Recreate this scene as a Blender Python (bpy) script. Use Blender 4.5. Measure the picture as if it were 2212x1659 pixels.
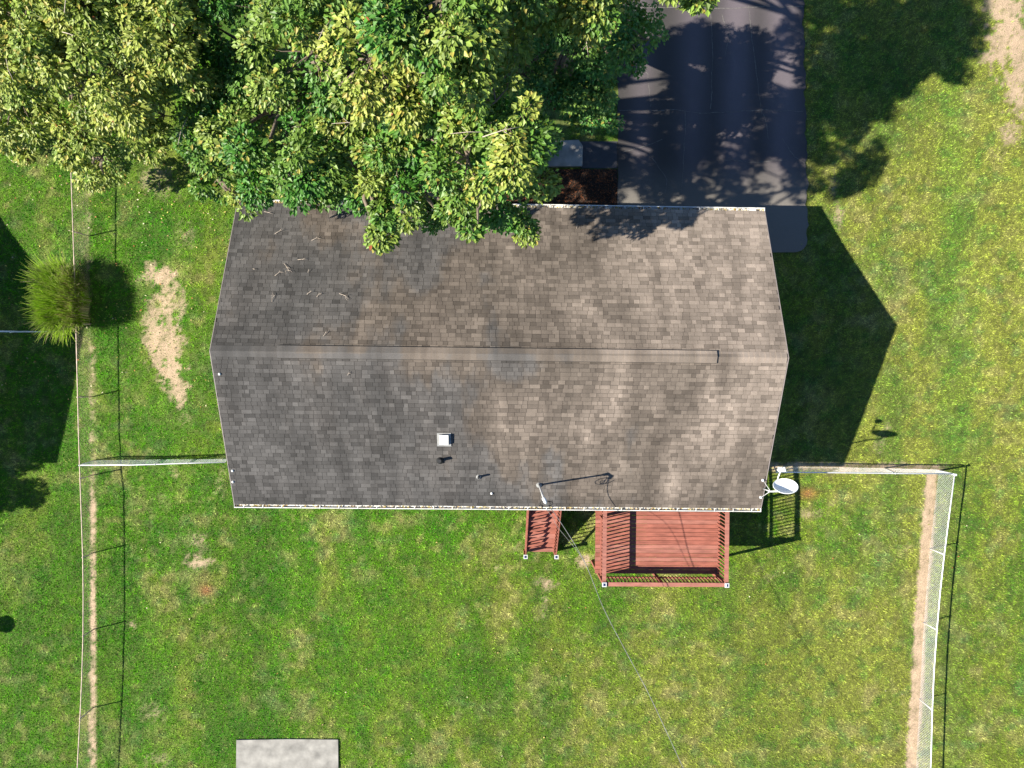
import bpy, math, random
import numpy as np
from mathutils import Matrix, Vector

for o in list(bpy.data.objects): bpy.data.objects.remove(o)
SC = bpy.context.scene
rng = np.random.default_rng(7); random.seed(7)
R = math.radians

# ------------------------------------------------------------------ camera
F, CH = 1534.0, 26.5                      # focal length in view pixels (2212 wide), camera height
AX, AY = -0.0035, -0.0191
CR = (Matrix.Rotation(AX, 3, 'X') @ Matrix.Rotation(AY, 3, 'Y'))
cam = bpy.data.cameras.new('camera'); camo = bpy.data.objects.new('camera', cam)
SC.collection.objects.link(camo); SC.camera = camo
camo.matrix_world = Matrix.Translation((0, 0, CH)) @ CR.to_4x4()
cam.sensor_width = 36; cam.lens = F / 2212 * 36; cam.clip_end = 3000; cam.clip_start = .1
# ------------------------------------------------------------------ light
SUNX, SUNY = 1.2115, 0.2742               # shadow offset per metre of height
sun_to = Vector((-SUNX, -SUNY, 1)).normalized()
W = bpy.data.worlds.new('World'); SC.world = W; W.use_nodes = True
nt = W.node_tree; bg = nt.nodes['Background']
sky = nt.nodes.new('ShaderNodeTexSky'); sky.sky_type = 'NISHITA'; sky.sun_disc = False
sky.sun_elevation = math.asin(sun_to.z); sky.sun_rotation = math.atan2(sun_to.x, sun_to.y)
sky.air_density = 1.0; sky.dust_density = .0; sky.ozone_density = 5.0
nt.links.new(sky.outputs[0], bg.inputs[0]); bg.inputs[1].default_value = 0.065
sl = bpy.data.lights.new('sun', 'SUN'); sl.energy = 5.0; sl.angle = R(.53); sl.color = (1, .94, .80)
so = bpy.data.objects.new('sun', sl); SC.collection.objects.link(so); so.location = (-20, -6, 40)
so.rotation_euler = sun_to.to_track_quat('Z', 'Y').to_euler()
SC.view_settings.view_transform = 'Standard'; SC.view_settings.look = 'None'
SC.view_settings.exposure = 1.5; SC.view_settings.gamma = 1
SC.render.engine = 'CYCLES'; SC.render.resolution_x = 1024; SC.render.resolution_y = 768
SC.cycles.max_bounces = 6; SC.cycles.transparent_max_bounces = 6

# ------------------------------------------------------------------ coordinates
ZB = -1.4495
def gz(y):
    t = np.clip((5.8 - np.asarray(y, float)) / 10.3, 0, 1); t = t * t * (3 - 2 * t) * .5 + t * .5
    return ZB * t
CRn = np.array(CR)
def P(px, py, z):
    """world point seen at view pixel (2212 x 1659) at height z"""
    d = CRn @ np.array([(px - 1106) / F, -(py - 829.5) / F, -1.0])
    t = (z - CH) / d[2]
    return Vector((d[0] * t, d[1] * t, z))
def G(px, py, h=0.0):
    """point at height h above the ground seen at a view pixel"""
    z = 0.0
    for _ in range(12):
        p = P(px, py, z); z = float(gz(p.y)) + h
    return Vector((p.x, p.y, z))
def proj(X):
    d = (X - np.array([0, 0, CH])) @ CRn
    return np.stack([1106 + F * d[..., 0] / -d[..., 2], 829.5 - F * d[..., 1] / -d[..., 2]], -1)

# ------------------------------------------------------------------ helpers
COL = SC.collection
def tag(o, label=None, cat=None, group=None, kind=None):
    if label: o['label'] = label
    if cat: o['category'] = cat
    if group: o['group'] = group
    if kind: o['kind'] = kind
    return o
def empty(name, loc=(0, 0, 0), rz=0.0):
    o = bpy.data.objects.new(name, None); COL.objects.link(o)
    o.location = loc; o.rotation_euler = (0, 0, rz); o.empty_display_size = .2
    return o
class MB:
    def __init__(s): s.v = []; s.f = []; s.sm = False
    def hull8(s, pts):
        b = len(s.v); s.v += [tuple(p) for p in pts]
        s.f += [tuple(b + i for i in q) for q in ((3, 2, 1, 0), (4, 5, 6, 7), (0, 1, 5, 4), (1, 2, 6, 5), (2, 3, 7, 6), (3, 0, 4, 7))]
        return s
    def box(s, x0, x1, y0, y1, z0, z1):
        return s.hull8([(x0, y0, z0), (x1, y0, z0), (x1, y1, z0), (x0, y1, z0), (x0, y0, z1), (x1, y0, z1), (x1, y1, z1), (x0, y1, z1)])
    def bar(s, a, b, w, h, up=(0, 0, 1)):
        a, b = Vector(a), Vector(b); d = (b - a).normalized(); u = Vector(up)
        sd = d.cross(u)
        if sd.length < 1e-4: sd = d.cross(Vector((0, 1, 0)))
        sd.normalize(); u = sd.cross(d)
        sd *= w / 2; u *= h / 2
        return s.hull8([a - sd - u, a + sd - u, b + sd - u, b - sd - u, a - sd + u, a + sd + u, b + sd + u, b - sd + u])
    def tube(s, path, rad, n=6, cap=True):
        path = [Vector(p) for p in path]; m = len(path)
        rad = [rad] * m if isinstance(rad, (int, float)) else rad
        b0 = len(s.v); pu = None
        for i, p in enumerate(path):
            d = (path[min(i + 1, m - 1)] - path[max(i - 1, 0)]).normalized()
            if pu is None:
                pu = d.cross(Vector((0, 0, 1)))
                if pu.length < 1e-3: pu = d.cross(Vector((0, 1, 0)))
            pu = (pu - d * pu.dot(d)).normalized(); w = d.cross(pu)
            for k in range(n):
                a = 2 * math.pi * k / n
                s.v.append(tuple(p + (pu * math.cos(a) + w * math.sin(a)) * rad[i]))
        for i in range(m - 1):
            for k in range(n):
                k2 = (k + 1) % n
                s.f.append((b0 + i * n + k, b0 + i * n + k2, b0 + (i + 1) * n + k2, b0 + (i + 1) * n + k))
        if cap:
            s.f.append(tuple(b0 + k for k in range(n))[::-1]); s.f.append(tuple(b0 + (m - 1) * n + k for k in range(n)))
        return s
    def lathe(s, prof, n=20, c=(0, 0, 0)):
        b0 = len(s.v)
        for r, z in prof:
            for k in range(n):
                a = 2 * math.pi * k / n; s.v.append((c[0] + r * math.cos(a), c[1] + r * math.sin(a), c[2] + z))
        for i in range(len(prof) - 1):
            for k in range(n):
                k2 = (k + 1) % n; s.f.append((b0 + i * n + k, b0 + i * n + k2, b0 + (i + 1) * n + k2, b0 + (i + 1) * n + k))
        return s
    def prism(s, poly, z0, z1):
        b = len(s.v); n = len(poly)
        s.v += [(x, y, z0) for x, y in poly] + [(x, y, z1) for x, y in poly]
        s.f.append(tuple(range(b, b + n))[::-1]); s.f.append(tuple(range(b + n, b + 2 * n)))
        for i in range(n):
            j = (i + 1) % n; s.f.append((b + i, b + j, b + n + j, b + n + i))
        return s
    def mesh(s, name, mat=None, smooth=False):
        me = bpy.data.meshes.new(name); me.from_pydata(s.v, [], s.f)
        if smooth: me.polygons.foreach_set('use_smooth', [True] * len(me.polygons))
        if mat: me.materials.append(mat)
        me.update(); return me
    def build(s, name, mat, parent=None, smooth=False):
        o = bpy.data.objects.new(name, s.mesh(name, mat, smooth)); COL.objects.link(o)
        if parent: o.parent = parent
        return o
def inst(me, name, parent, M=None):
    o = bpy.data.objects.new(name, me); COL.objects.link(o); o.parent = parent
    if M is not None: o.matrix_local = M
    return o
def np_mesh(name, V, Fc, mat, parent=None, col=None, smooth=False):
    """V (n,3), Fc (m,k) int array of equal-size faces"""
    me = bpy.data.meshes.new(name); n, (m, k) = len(V), Fc.shape
    me.vertices.add(n); me.vertices.foreach_set('co', V.astype(np.float32).ravel())
    me.loops.add(m * k); me.loops.foreach_set('vertex_index', Fc.astype(np.int32).ravel())
    me.polygons.add(m); me.polygons.foreach_set('loop_start', np.arange(0, m * k, k, dtype=np.int32))
    me.polygons.foreach_set('use_smooth', np.full(m, bool(smooth)))
    me.update(calc_edges=True)
    if col is not None:
        a = me.color_attributes.new('Col', 'FLOAT_COLOR', 'POINT')
        c = np.ones((n, 4), np.float32); c[:, :3] = col; a.data.foreach_set('color', c.ravel())
    me.materials.append(mat)
    o = bpy.data.objects.new(name, me); COL.objects.link(o)
    if parent: o.parent = parent
    return o
# value noise
def _h(ix, iy, s):
    n = (ix * 374761393 + iy * 668265263 + s * 974634777) & 0xffffffff
    n = ((n ^ (n >> 13)) * 1274126177) & 0xffffffff
    return ((n ^ (n >> 16)) & 0xffff) / 65535.0
def vnoise(x, y, s=0):
    ix, iy = np.floor(x).astype(np.int64), np.floor(y).astype(np.int64); fx, fy = x - ix, y - iy
    fx = fx * fx * (3 - 2 * fx); fy = fy * fy * (3 - 2 * fy)
    a, b, c, d = _h(ix, iy, s), _h(ix + 1, iy, s), _h(ix, iy + 1, s), _h(ix + 1, iy + 1, s)
    return (a * (1 - fx) + b * fx) * (1 - fy) + (c * (1 - fx) + d * fx) * fy
def fbm(x, y, s=0, o=4, g=.55):
    t = 0; a = 1; n = 0
    for i in range(o):
        t = t + a * vnoise(x, y, s + i * 17); n += a; a *= g; x = x * 2.03 + 11.3; y = y * 2.03 + 5.7
    return t / n
def sstep(a, b, x):
    t = np.clip((x - a) / (b - a), 0, 1); return t * t * (3 - 2 * t)

# ------------------------------------------------------------------ materials
def nodes(name):
    m = bpy.data.materials.new(name); m.use_nodes = True
    t = m.node_tree; return m, t, t.nodes['Principled BSDF'], t.links
def mat(name, col, rough=.6, metal=0.0, var=0.15, scale=8.0, bump=0.0, bscale=60.0, spec=.3, orand=0.0, stretch=None):
    m, t, b, L = nodes(name)
    b.inputs['Roughness'].default_value = rough; b.inputs['Metallic'].default_value = metal
    b.inputs['Specular IOR Level'].default_value = spec
    tc = t.nodes.new('ShaderNodeTexCoord'); nz = t.nodes.new('ShaderNodeTexNoise')
    nz.inputs['Scale'].default_value = scale; nz.inputs['Detail'].default_value = 5
    L.new(tc.outputs['Object'], nz.inputs['Vector'])
    r = t.nodes.new('ShaderNodeValToRGB'); L.new(nz.outputs['Fac'], r.inputs[0])
    r.color_ramp.elements[0].position = .3; r.color_ramp.elements[1].position = .7
    r.color_ramp.elements[0].color = tuple(c * (1 - var) for c in col) + (1,)
    r.color_ramp.elements[1].color = tuple(min(1, c * (1 + var)) for c in col) + (1,)
    if stretch:
        mp = t.nodes.new('ShaderNodeMapping'); mp.inputs['Scale'].default_value = stretch
        L.new(tc.outputs['Object'], mp.inputs[0]); L.new(mp.outputs[0], nz.inputs['Vector'])
    if orand:
        oi = t.nodes.new('ShaderNodeObjectInfo'); mr = t.nodes.new('ShaderNodeMapRange')
        mr.inputs[3].default_value = 1 - orand; mr.inputs[4].default_value = 1 + orand; L.new(oi.outputs['Random'], mr.inputs[0])
        vm = t.nodes.new('ShaderNodeVectorMath'); vm.operation = 'SCALE'; L.new(r.outputs[0], vm.inputs[0]); L.new(mr.outputs[0], vm.inputs['Scale'])
        L.new(vm.outputs[0], b.inputs['Base Color'])
    else:
        L.new(r.outputs[0], b.inputs['Base Color'])
    if bump:
        n2 = t.nodes.new('ShaderNodeTexNoise'); n2.inputs['Scale'].default_value = bscale; n2.inputs['Detail'].default_value = 4
        L.new(tc.outputs['Object'], n2.inputs['Vector'])
        bp = t.nodes.new('ShaderNodeBump'); bp.inputs['Strength'].default_value = bump; bp.inputs['Distance'].default_value = .02
        L.new(n2.outputs['Fac'], bp.inputs['Height']); L.new(bp.outputs[0], b.inputs['Normal'])
    return m
def leaf_mat(name, transl=.3, rough=.5, spec=.35, tint=(1.0, 1.25, .5)):
    m, t, b, L = nodes(name)
    at = t.nodes.new('ShaderNodeAttribute'); at.attribute_name = 'Col'
    L.new(at.outputs['Color'], b.inputs['Base Color']); b.inputs['Roughness'].default_value = rough
    b.inputs['Specular IOR Level'].default_value = spec
    tr = t.nodes.new('ShaderNodeBsdfTranslucent')
    mu = t.nodes.new('ShaderNodeMix'); mu.data_type = 'RGBA'; mu.blend_type = 'MULTIPLY'; mu.inputs[0].default_value = 1
    L.new(at.outputs['Color'], mu.inputs[6]); mu.inputs[7].default_value = tint + (1,)
    L.new(mu.outputs[2], tr.inputs['Color'])
    mx = t.nodes.new('ShaderNodeMixShader'); mx.inputs[0].default_value = transl
    L.new(b.outputs[0], mx.inputs[1]); L.new(tr.outputs[0], mx.inputs[2])
    L.new(mx.outputs[0], t.nodes['Material Output'].inputs['Surface'])
    return m
def attr_mat(name, rough=.9, nscale=30.0, var=.25, bump=.4, bscale=60.0, spec=.2):
    m, t, b, L = nodes(name)
    at = t.nodes.new('ShaderNodeAttribute'); at.attribute_name = 'Col'
    g = t.nodes.new('ShaderNodeNewGeometry'); nz = t.nodes.new('ShaderNodeTexNoise')
    nz.inputs['Scale'].default_value = nscale; nz.inputs['Detail'].default_value = 4; L.new(g.outputs['Position'], nz.inputs['Vector'])
    mr = t.nodes.new('ShaderNodeMapRange'); mr.inputs[1].default_value = .3; mr.inputs[2].default_value = .7
    mr.inputs[3].default_value = 1 - var; mr.inputs[4].default_value = 1 + var; L.new(nz.outputs['Fac'], mr.inputs[0])
    mu = t.nodes.new('ShaderNodeVectorMath'); mu.operation = 'SCALE'
    L.new(at.outputs['Color'], mu.inputs[0]); L.new(mr.outputs[0], mu.inputs['Scale'])
    L.new(mu.outputs[0], b.inputs['Base Color']); b.inputs['Roughness'].default_value = rough
    b.inputs['Specular IOR Level'].default_value = spec
    n2 = t.nodes.new('ShaderNodeTexNoise'); n2.inputs['Scale'].default_value = bscale; n2.inputs['Detail'].default_value = 5
    L.new(g.outputs['Position'], n2.inputs['Vector'])
    bp = t.nodes.new('ShaderNodeBump'); bp.inputs['Strength'].default_value = bump; bp.inputs['Distance'].default_value = .03
    L.new(n2.outputs['Fac'], bp.inputs['Height']); L.new(bp.outputs[0], b.inputs['Normal'])
    return m
def shingle_mat():
    m, t, b, L = nodes('asphalt_shingle')
    g = t.nodes.new('ShaderNodeNewGeometry')
    N = t.nodes.new
    def math_(op, a, c, d=None):
        n = N('ShaderNodeMath'); n.operation = op
        for i, q in enumerate((a, c, d)):
            if q is None: continue
            if isinstance(q, (int, float)): n.inputs[i].default_value = q
            else: L.new(q, n.inputs[i])
        return n.outputs[0]
    sx = N('ShaderNodeSeparateXYZ'); L.new(g.outputs['Position'], sx.inputs[0])
    def noise(scale, vec=(1, 1, 1), det=4):
        mp = N('ShaderNodeMapping'); mp.inputs['Scale'].default_value = vec; L.new(g.outputs['Position'], mp.inputs[0])
        n = N('ShaderNodeTexNoise'); n.inputs['Scale'].default_value = scale; n.inputs['Detail'].default_value = det
        L.new(mp.outputs[0], n.inputs['Vector']); return n.outputs['Fac']
    big = noise(.42, (1, .8, 0), 5); streak = noise(1.0, (1.1, .22, 0), 4)
    # position along the roof with blotchy boundary
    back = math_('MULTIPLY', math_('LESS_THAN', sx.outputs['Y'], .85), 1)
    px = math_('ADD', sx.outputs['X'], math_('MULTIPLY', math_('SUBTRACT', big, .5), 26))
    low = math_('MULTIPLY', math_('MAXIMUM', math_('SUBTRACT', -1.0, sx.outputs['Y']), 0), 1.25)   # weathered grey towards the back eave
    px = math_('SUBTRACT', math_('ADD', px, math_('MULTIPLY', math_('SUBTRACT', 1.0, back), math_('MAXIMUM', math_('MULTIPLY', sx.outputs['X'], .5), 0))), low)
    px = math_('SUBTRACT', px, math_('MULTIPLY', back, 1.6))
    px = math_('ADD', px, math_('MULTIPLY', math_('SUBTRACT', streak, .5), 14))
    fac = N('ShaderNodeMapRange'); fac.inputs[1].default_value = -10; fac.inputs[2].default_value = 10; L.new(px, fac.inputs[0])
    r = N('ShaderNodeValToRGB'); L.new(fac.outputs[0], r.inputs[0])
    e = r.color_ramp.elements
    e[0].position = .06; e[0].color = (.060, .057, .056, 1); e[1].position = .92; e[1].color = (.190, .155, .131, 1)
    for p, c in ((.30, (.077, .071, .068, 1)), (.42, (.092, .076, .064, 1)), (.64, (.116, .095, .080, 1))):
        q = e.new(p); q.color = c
    at = N('ShaderNodeAttribute'); at.attribute_name = 'tone'
    tm = N('ShaderNodeMapRange'); tm.clamp = False; tm.inputs[3].default_value = .70; tm.inputs[4].default_value = 1.36; L.new(at.outputs['Fac'], tm.inputs[0])
    st = noise(1.0, (1.5, .28, 0), 5); sm = N('ShaderNodeMapRange'); sm.inputs[1].default_value = .36; sm.inputs[2].default_value = .62
    sm.inputs[3].default_value = .74; sm.inputs[4].default_value = 1.08; L.new(st, sm.inputs[0])
    gr = noise(55, (1, 1, 1), 3); gm = N('ShaderNodeMapRange'); gm.inputs[1].default_value = .3; gm.inputs[2].default_value = .7
    gm.inputs[3].default_value = .80; gm.inputs[4].default_value = 1.2; L.new(gr, gm.inputs[0])
    k = math_('MULTIPLY', math_('MULTIPLY', tm.outputs[0], sm.outputs[0]), gm.outputs[0])
    mu = N('ShaderNodeVectorMath'); mu.operation = 'SCALE'; L.new(r.outputs[0], mu.inputs[0]); L.new(k, mu.inputs['Scale'])
    L.new(mu.outputs[0], b.inputs['Base Color']); b.inputs['Roughness'].default_value = .95; b.inputs['Specular IOR Level'].default_value = .15
    bp = N('ShaderNodeBump'); bp.inputs['Strength'].default_value = .35; bp.inputs['Distance'].default_value = .01
    L.new(noise(90), bp.inputs['Height']); L.new(bp.outputs[0], b.inputs['Normal'])
    return m
M = dict(
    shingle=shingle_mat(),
    underlay=mat('shingle_shadow_line', (.026, .023, .022), .95),
    white=mat('white_painted_metal', (.50, .49, .47), .45, 0, .2, 3, spec=.4),
    trim=mat('painted_trim', (.20, .17, .165), .6, 0, .12, 2),
    siding=mat('vinyl_siding', (.50, .47, .42), .55, 0, .05, 2),
    found=mat('concrete_block', (.30, .29, .27), .9, 0, .2, 4, .3),
    glass=mat('window_glass', (.02, .025, .03), .05, 0, .1, 2, spec=.8),
    door=mat('door_paint', (.55, .54, .52), .5),
    deck=mat('redwood_stain', (.212, .074, .054), .75, 0, .26, 6, .15, 40, .2, .13, (.35, 1.6, 1.6)),
    deck2=mat('redwood_stain_faded', (.240, .098, .076), .75, 0, .24, 6, .15, 40, .2, .10, (.35, 1.6, 1.6)),
    capw=mat('cap_white', (.42, .43, .45), .35, 0, .04),
    capb=mat('solar_cell', (.012, .02, .07), .15, 0, .2, 10, spec=.6),
    galv=mat('galvanised_steel', (.60, .60, .62), .4, .35, .12, 12, spec=.5),
    rust=mat('rusty_galvanised', (.42, .33, .27), .6, .2, .3, 6),
    black=mat('black_rubber', (.012, .012, .013), .6, 0, .2),
    pipe=mat('vent_pipe_black', (.018, .018, .02), .6, 0, .2),
    lead=mat('vent_flashing', (.22, .22, .22), .6, .1, .2),
    cable=mat('weathered_cable', (.14, .14, .14), .6, 0, .3, 3),
    dish=mat('dish_white', (.72, .73, .75), .35, 0, .03, 2, spec=.5),
    bark=mat('bark', (.13, .10, .075), .9, 0, .35, 9, .6, 30),
    twig=mat('bleached_twig', (.36, .30, .25), .8, 0, .2, 20),
    leaf=leaf_mat('tree_leaf', .20), blade=leaf_mat('grass_blade', .22, .7, .06, (1, 1.1, .6)),
    litter=leaf_mat('dry_leaf', .1, .7, .2), chip=leaf_mat('mulch_chip', .0, .85, .15),
    lawn=attr_mat('lawn_soil', .95, 26, .35, .8, 45), asphalt=attr_mat('asphalt', .8, 70, .22, .3, 160, .25),
    crack=mat('crack_filler', (.12, .112, .105), .9, 0, .4, 15),
    concrete=mat('weathered_concrete', (.215, .205, .190), .85, 0, .34, 2.2, .25, 50),
    mulch=mat('mulch_bed', (.035, .022, .016), .95, 0, .4, 25, .8, 40),
    seal=mat('roof_sealant', (.68, .68, .66), .6, 0, .05),
)

# ================================================================== SETTING: ground and lawn
def in_rect(q, x0, x1, y0, y1, s=6.0, wob=None):
    """soft membership of view pixels in a rectangle"""
    x, y = q[..., 0], q[..., 1]
    if wob is not None: x = x + wob[0]; y = y + wob[1]
    return sstep(x0 - s, x0 + s, x) * sstep(x1 + s, x1 - s, x) * sstep(y0 - s, y0 + s, y) * sstep(y1 + s, y1 - s, y)
BARE = [(352,598,40,30,.85),(362,655,40,50,.78),(348,735,44,55,.82),(372,800,30,50,.9),(390,850,24,34,.8),(318,600,28,26,.6),(330,690,26,30,.6),
        (402,905,20,22,.5),(432,1215,30,22,.72),(425,1172,26,24,.55),(452,1272,28,20,.4),(340,1080,26,24,.35),(378,1022,18,16,.5),(400,520,30,34,.38),
        (345,400,50,46,.52),(405,500,26,40,.45),(1180,1262,26,14,.6),(1180,1300,16,40,.4),(1166,1335,22,30,.35),(1075,1225,20,16,.35),
        (1265,1210,22,16,.8),(2182,70,56,120,.92),(2155,20,36,40,.7),(2197,190,32,80,.78),(2185,285,26,30,.7),(1800,400,12,34,.55),(1812,470,14,40,.6),
        (1745,1110,34,16,.55),(1800,1090,30,18,.3),(1900,960,16,30,.45),(1915,930,14,20,.4),(1950,1000,26,10,.5),(1985,860,12,50,.3),
        (2160,330,30,30,.35),(1660,1250,24,16,.3),(440,1440,40,60,.25),(330,1540,40,30,.45),(345,1640,36,26,.5),(1120,1180,18,14,.4),
        (690,1090,40,12,.3),(1640,1228,24,12,.4),(1850,1270,60,12,.35),(1840,1170,40,10,.3),(285,1350,14,10,.7),(1950,1180,30,20,.3)]
def lawn_fields(x, y):
    """albedo (n,3) and bare-soil fraction for lawn points"""
    q = proj(np.stack([x, y, gz(y)], -1)); px, py = q[..., 0], q[..., 1]
    w1 = fbm(x * 1.3, y * 1.3, 1); w2 = fbm(x * .35, y * .35, 31); w3 = fbm(x * .9 + 40, y * .5, 61, 5); w4 = fbm(x * 5, y * 5, 91, 3)
    w5 = fbm(x * .16 + 3, y * .16, 131, 3)
    side = sstep(350, 2050, px + 700 * (w2 - .5) + 450 * (w5 - .5) + .12 * (py - 800))       # lush on the left, dry on the right
    side = np.clip(side - .38 * np.exp(-((py - 1140) / 75) ** 2) * sstep(480, 620, px) * sstep(2000, 1700, px) - .28 * sstep(2050, 2090, px) * sstep(950, 1050, py), 0, 1)
    side = np.clip(side + .34 * np.exp(-((px - 430) / 60) ** 2) * sstep(380, 460, py) * sstep(1080, 960, py) + .12 * (py < 460) * (px < 520), 0, 1)
    lush = np.array([.072, .215, .006]); mid = np.array([.108, .212, .010]); dry = np.array([.235, .262, .044]); straw = np.array([.40, .345, .15])
    c = lush + (mid - lush) * np.clip(side * 2, 0, 1)[:, None]
    c = c + (dry - mid) * np.clip(side * 2 - 1, 0, 1)[:, None] * .85
    d = np.clip((w3 - .50) * 4.2 + (side - .35) * .6, 0, 1) * np.clip(.35 + 1.1 * w1, 0, 1)
    c = c + (dry - c) * (d * .62)[:, None]
    s = np.clip((w1 - .56) * 5, 0, 1) * np.clip((w2 - .32) * 4, 0, 1)
    c = c + (straw - c) * (s * .5)[:, None]
    w6 = fbm(x * 2.6 + 9, y * 2.6, 401, 3); w7 = fbm(x * 2.2 - 4, y * 2.9, 431, 3)
    c = c + (np.array([.37, .335, .125]) - c) * (np.clip((w6 - .58) * 9, 0, 1) * np.clip((w2 - .30) * 3.5, .1, 1) * .45)[:, None]   # yellowed tufts
    c = c * (1 - np.clip((w7 - .57) * 8, 0, 1)[:, None] * np.array([.40, .18, .2]))                                          # clover and weeds
    # darker, thicker growth
    k = np.clip((.50 - w3) * 5, 0, 1) * .78
    c = c * (1 - k[:, None] * np.array([.50, .22, .3]))
    stripe = vnoise(px * .018, py * .0015, 77)                                  # faint mowing passes
    c = c * (.90 + .2 * stripe)[:, None] * (1 - .25 * (np.exp(-((px - 2058) / 34) ** 2)))[:, None] ** np.array([1.3, .4, 1.0])
    tuft = vnoise(x * 13, y * 13, 301) * .45 + vnoise(x * 24, y * 24, 302) * .35 + vnoise(x * 5, y * 5, 303) * .2
    c = c * np.clip(.15 + 1.75 * tuft, .25, 2)[:, None]
    bare = np.zeros_like(px)
    edge = (w4 - .5) * 1.9 + (w1 - .5) * 1.3 + (tuft - .5) * .9
    for bx, by, rx, ry, st in BARE:
        r = np.hypot((px - bx) / rx, (py - by) / ry) + edge
        bare = np.maximum(bare, st * sstep(1.15, .55, r))
    # worn strips under the fences
    jit = 22 * (w1 - .5) + 8 * (w4 - .5)
    bare = np.maximum(bare, .85 * sstep(12, 4, np.abs(px + jit * .35 - 201)) * sstep(700, 760, py) * (.45 + .95 * w4) * (.55 + .45 * sstep(950, 1120, py)))
    bare = np.maximum(bare, .38 * sstep(15, 5, np.abs(px + jit * .5 - 190)) * sstep(720, 640, py) * sstep(380, 420, py))
    fx = np.interp(py, [1000, 1185, 1345, 1510, 1680], [2012, 2001, 1988, 1979, 1966])
    bare = np.maximum(bare, .97 * sstep(20, 9, np.abs(px + jit * .5 - fx)) * sstep(1010, 1030, py))
    bare = np.maximum(bare, .72 * sstep(15, 7, np.abs(py + jit * .4 - np.interp(px, [1650, 2030], [1008, 1012]))) * sstep(1645, 1665, px) * sstep(2060, 2030, px))
    # beaten earth along the house and under the trees
    bare = np.maximum(bare, .55 * sstep(30, 6, np.abs(px + jit - 478)) * sstep(960, 990, py) * sstep(1100, 1060, py) * .6)
    bare = sstep(.22, .95, bare + .8 * (tuft - .5) * (bare > .02) + .5 * (w4 - .5) * (bare > .02))
    soil = np.array([.34, .25, .17]) * (.75 + .5 * w4)[:, None] * (.85 + .3 * w1)[:, None]
    red = np.exp(-(((px - 1745) / 20) ** 2 + ((py - 1066) / 12) ** 2))[:, None] + np.exp(-(((px - 445) / 14) ** 2 + ((py - 1275) / 12) ** 2))[:, None]
    c = c + (np.array([.40, .15, .07]) - c) * np.clip(red * .8, 0, 1)
    return c, np.clip(bare, 0, 1), soil, q
def axis(lo, hi, step, far):
    a = np.arange(lo, hi + 1e-6, step); ext = []
    d = step
    p = hi
    while p < far: d *= 1.5; p += d; ext.append(p)
    ext = np.array(ext)
    return np.concatenate([-(ext[::-1]) + (lo + hi), a, ext])
gx = axis(-22, 22, .11, 700); gy = axis(-17, 17, .11, 700)
XX, YY = np.meshgrid(gx, gy); X1, Y1 = XX.ravel(), YY.ravel()
cc, bb, ss, _ = lawn_fields(X1, Y1)
gcol = cc * .40 + np.array([.022, .020, .008]) ; gcol = gcol + (ss - gcol) * bb[:, None]
Z1 = gz(Y1) + .05 * (fbm(X1 * .4, Y1 * .4, 5) - .5)
nx, ny = len(gx), len(gy); ii = np.arange(nx * ny).reshape(ny, nx)
Fq = np.stack([ii[:-1, :-1], ii[:-1, 1:], ii[1:, 1:], ii[1:, :-1]], -1).reshape(-1, 4)
ground = np_mesh('ground', np.stack([X1, Y1, Z1], -1), Fq, M['lawn'], None, gcol, True)
tag(ground, kind='structure')
def gzz(x, y):
    return float(gz(y) + .05 * (fbm(np.array([x * .4]), np.array([y * .4]), 5)[0] - .5))

# ---- paved areas: polygons in view pixels, turned into ground sheets with a real edge
def sheet(name, poly, mt, lift, step=.25, colfn=None, drop=.12):
    W2 = [G(*p) for p in poly]; xs = [p.x for p in W2]; ys = [p.y for p in W2]
    me = bpy.data.meshes.new(name)
    import bmesh
    bm = bmesh.new(); bm.faces.new([bm.verts.new((p.x, p.y, 0)) for p in W2])
    for ax, lo, hi in ((0, min(xs), max(xs)), (1, min(ys), max(ys))):
        k = lo + step
        while k < hi:
            n = (1, 0, 0) if ax == 0 else (0, 1, 0); co = (k, 0, 0) if ax == 0 else (0, k, 0)
            bmesh.ops.bisect_plane(bm, geom=bm.verts[:] + bm.edges[:] + bm.faces[:], plane_co=co, plane_no=n); k += step
    for v in bm.verts: v.co.z = float(gz(v.co.y)) + lift
    be = [e for e in bm.edges if e.is_boundary]
    g = bmesh.ops.extrude_edge_only(bm, edges=be)['geom']
    for v in g:
        if isinstance(v, bmesh.types.BMVert): v.co.z -= drop
    bmesh.ops.recalc_face_normals(bm, faces=bm.faces)
    bm.to_mesh(me); bm.free()
    me.materials.append(mt)
    if colfn:
        V = np.empty(len(me.vertices) * 3); me.vertices.foreach_get('co', V); V = V.reshape(-1, 3)
        c = np.ones((len(V), 4), np.float32); c[:, :3] = colfn(V)
        me.color_attributes.new('Col', 'FLOAT_COLOR', 'POINT').data.foreach_set('color', c.ravel())
    o = bpy.data.objects.new(name, me); COL.objects.link(o); return o
def asphalt_col(V):
    q = proj(V); px, py = q[:, 0], q[:, 1]
    b = np.array([.034, .031, .030]) * (.8 + .45 * fbm(V[:, 0] * .9, V[:, 1] * .5, 7))[:, None]
    wear = np.zeros(len(V))
    for cx, wd, st in ((1385, 26, .6), (1497, 34, .8), (1592, 36, 1.0), (1690, 42, .9)):
        wear = np.maximum(wear, st * np.exp(-((px - cx - 8 * (fbm(V[:, 1] * .6, V[:, 0] * 0, int(cx)) - .5)) / wd) ** 2))
    wear *= (.45 + .9 * fbm(V[:, 0] * 1.2, V[:, 1] * .35, 71)) * sstep(520, 330, py)
    b = b + (np.array([.105, .088, .100]) - b) * np.clip(wear, 0, 1)[:, None]
    sunlit = sstep(330, 455, py)[:, None]  # sunlight near the garage painted into the asphalt as a paler tan
    return b + (np.array([.150, .135, .120]) - b) * (sunlit * .8)
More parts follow.
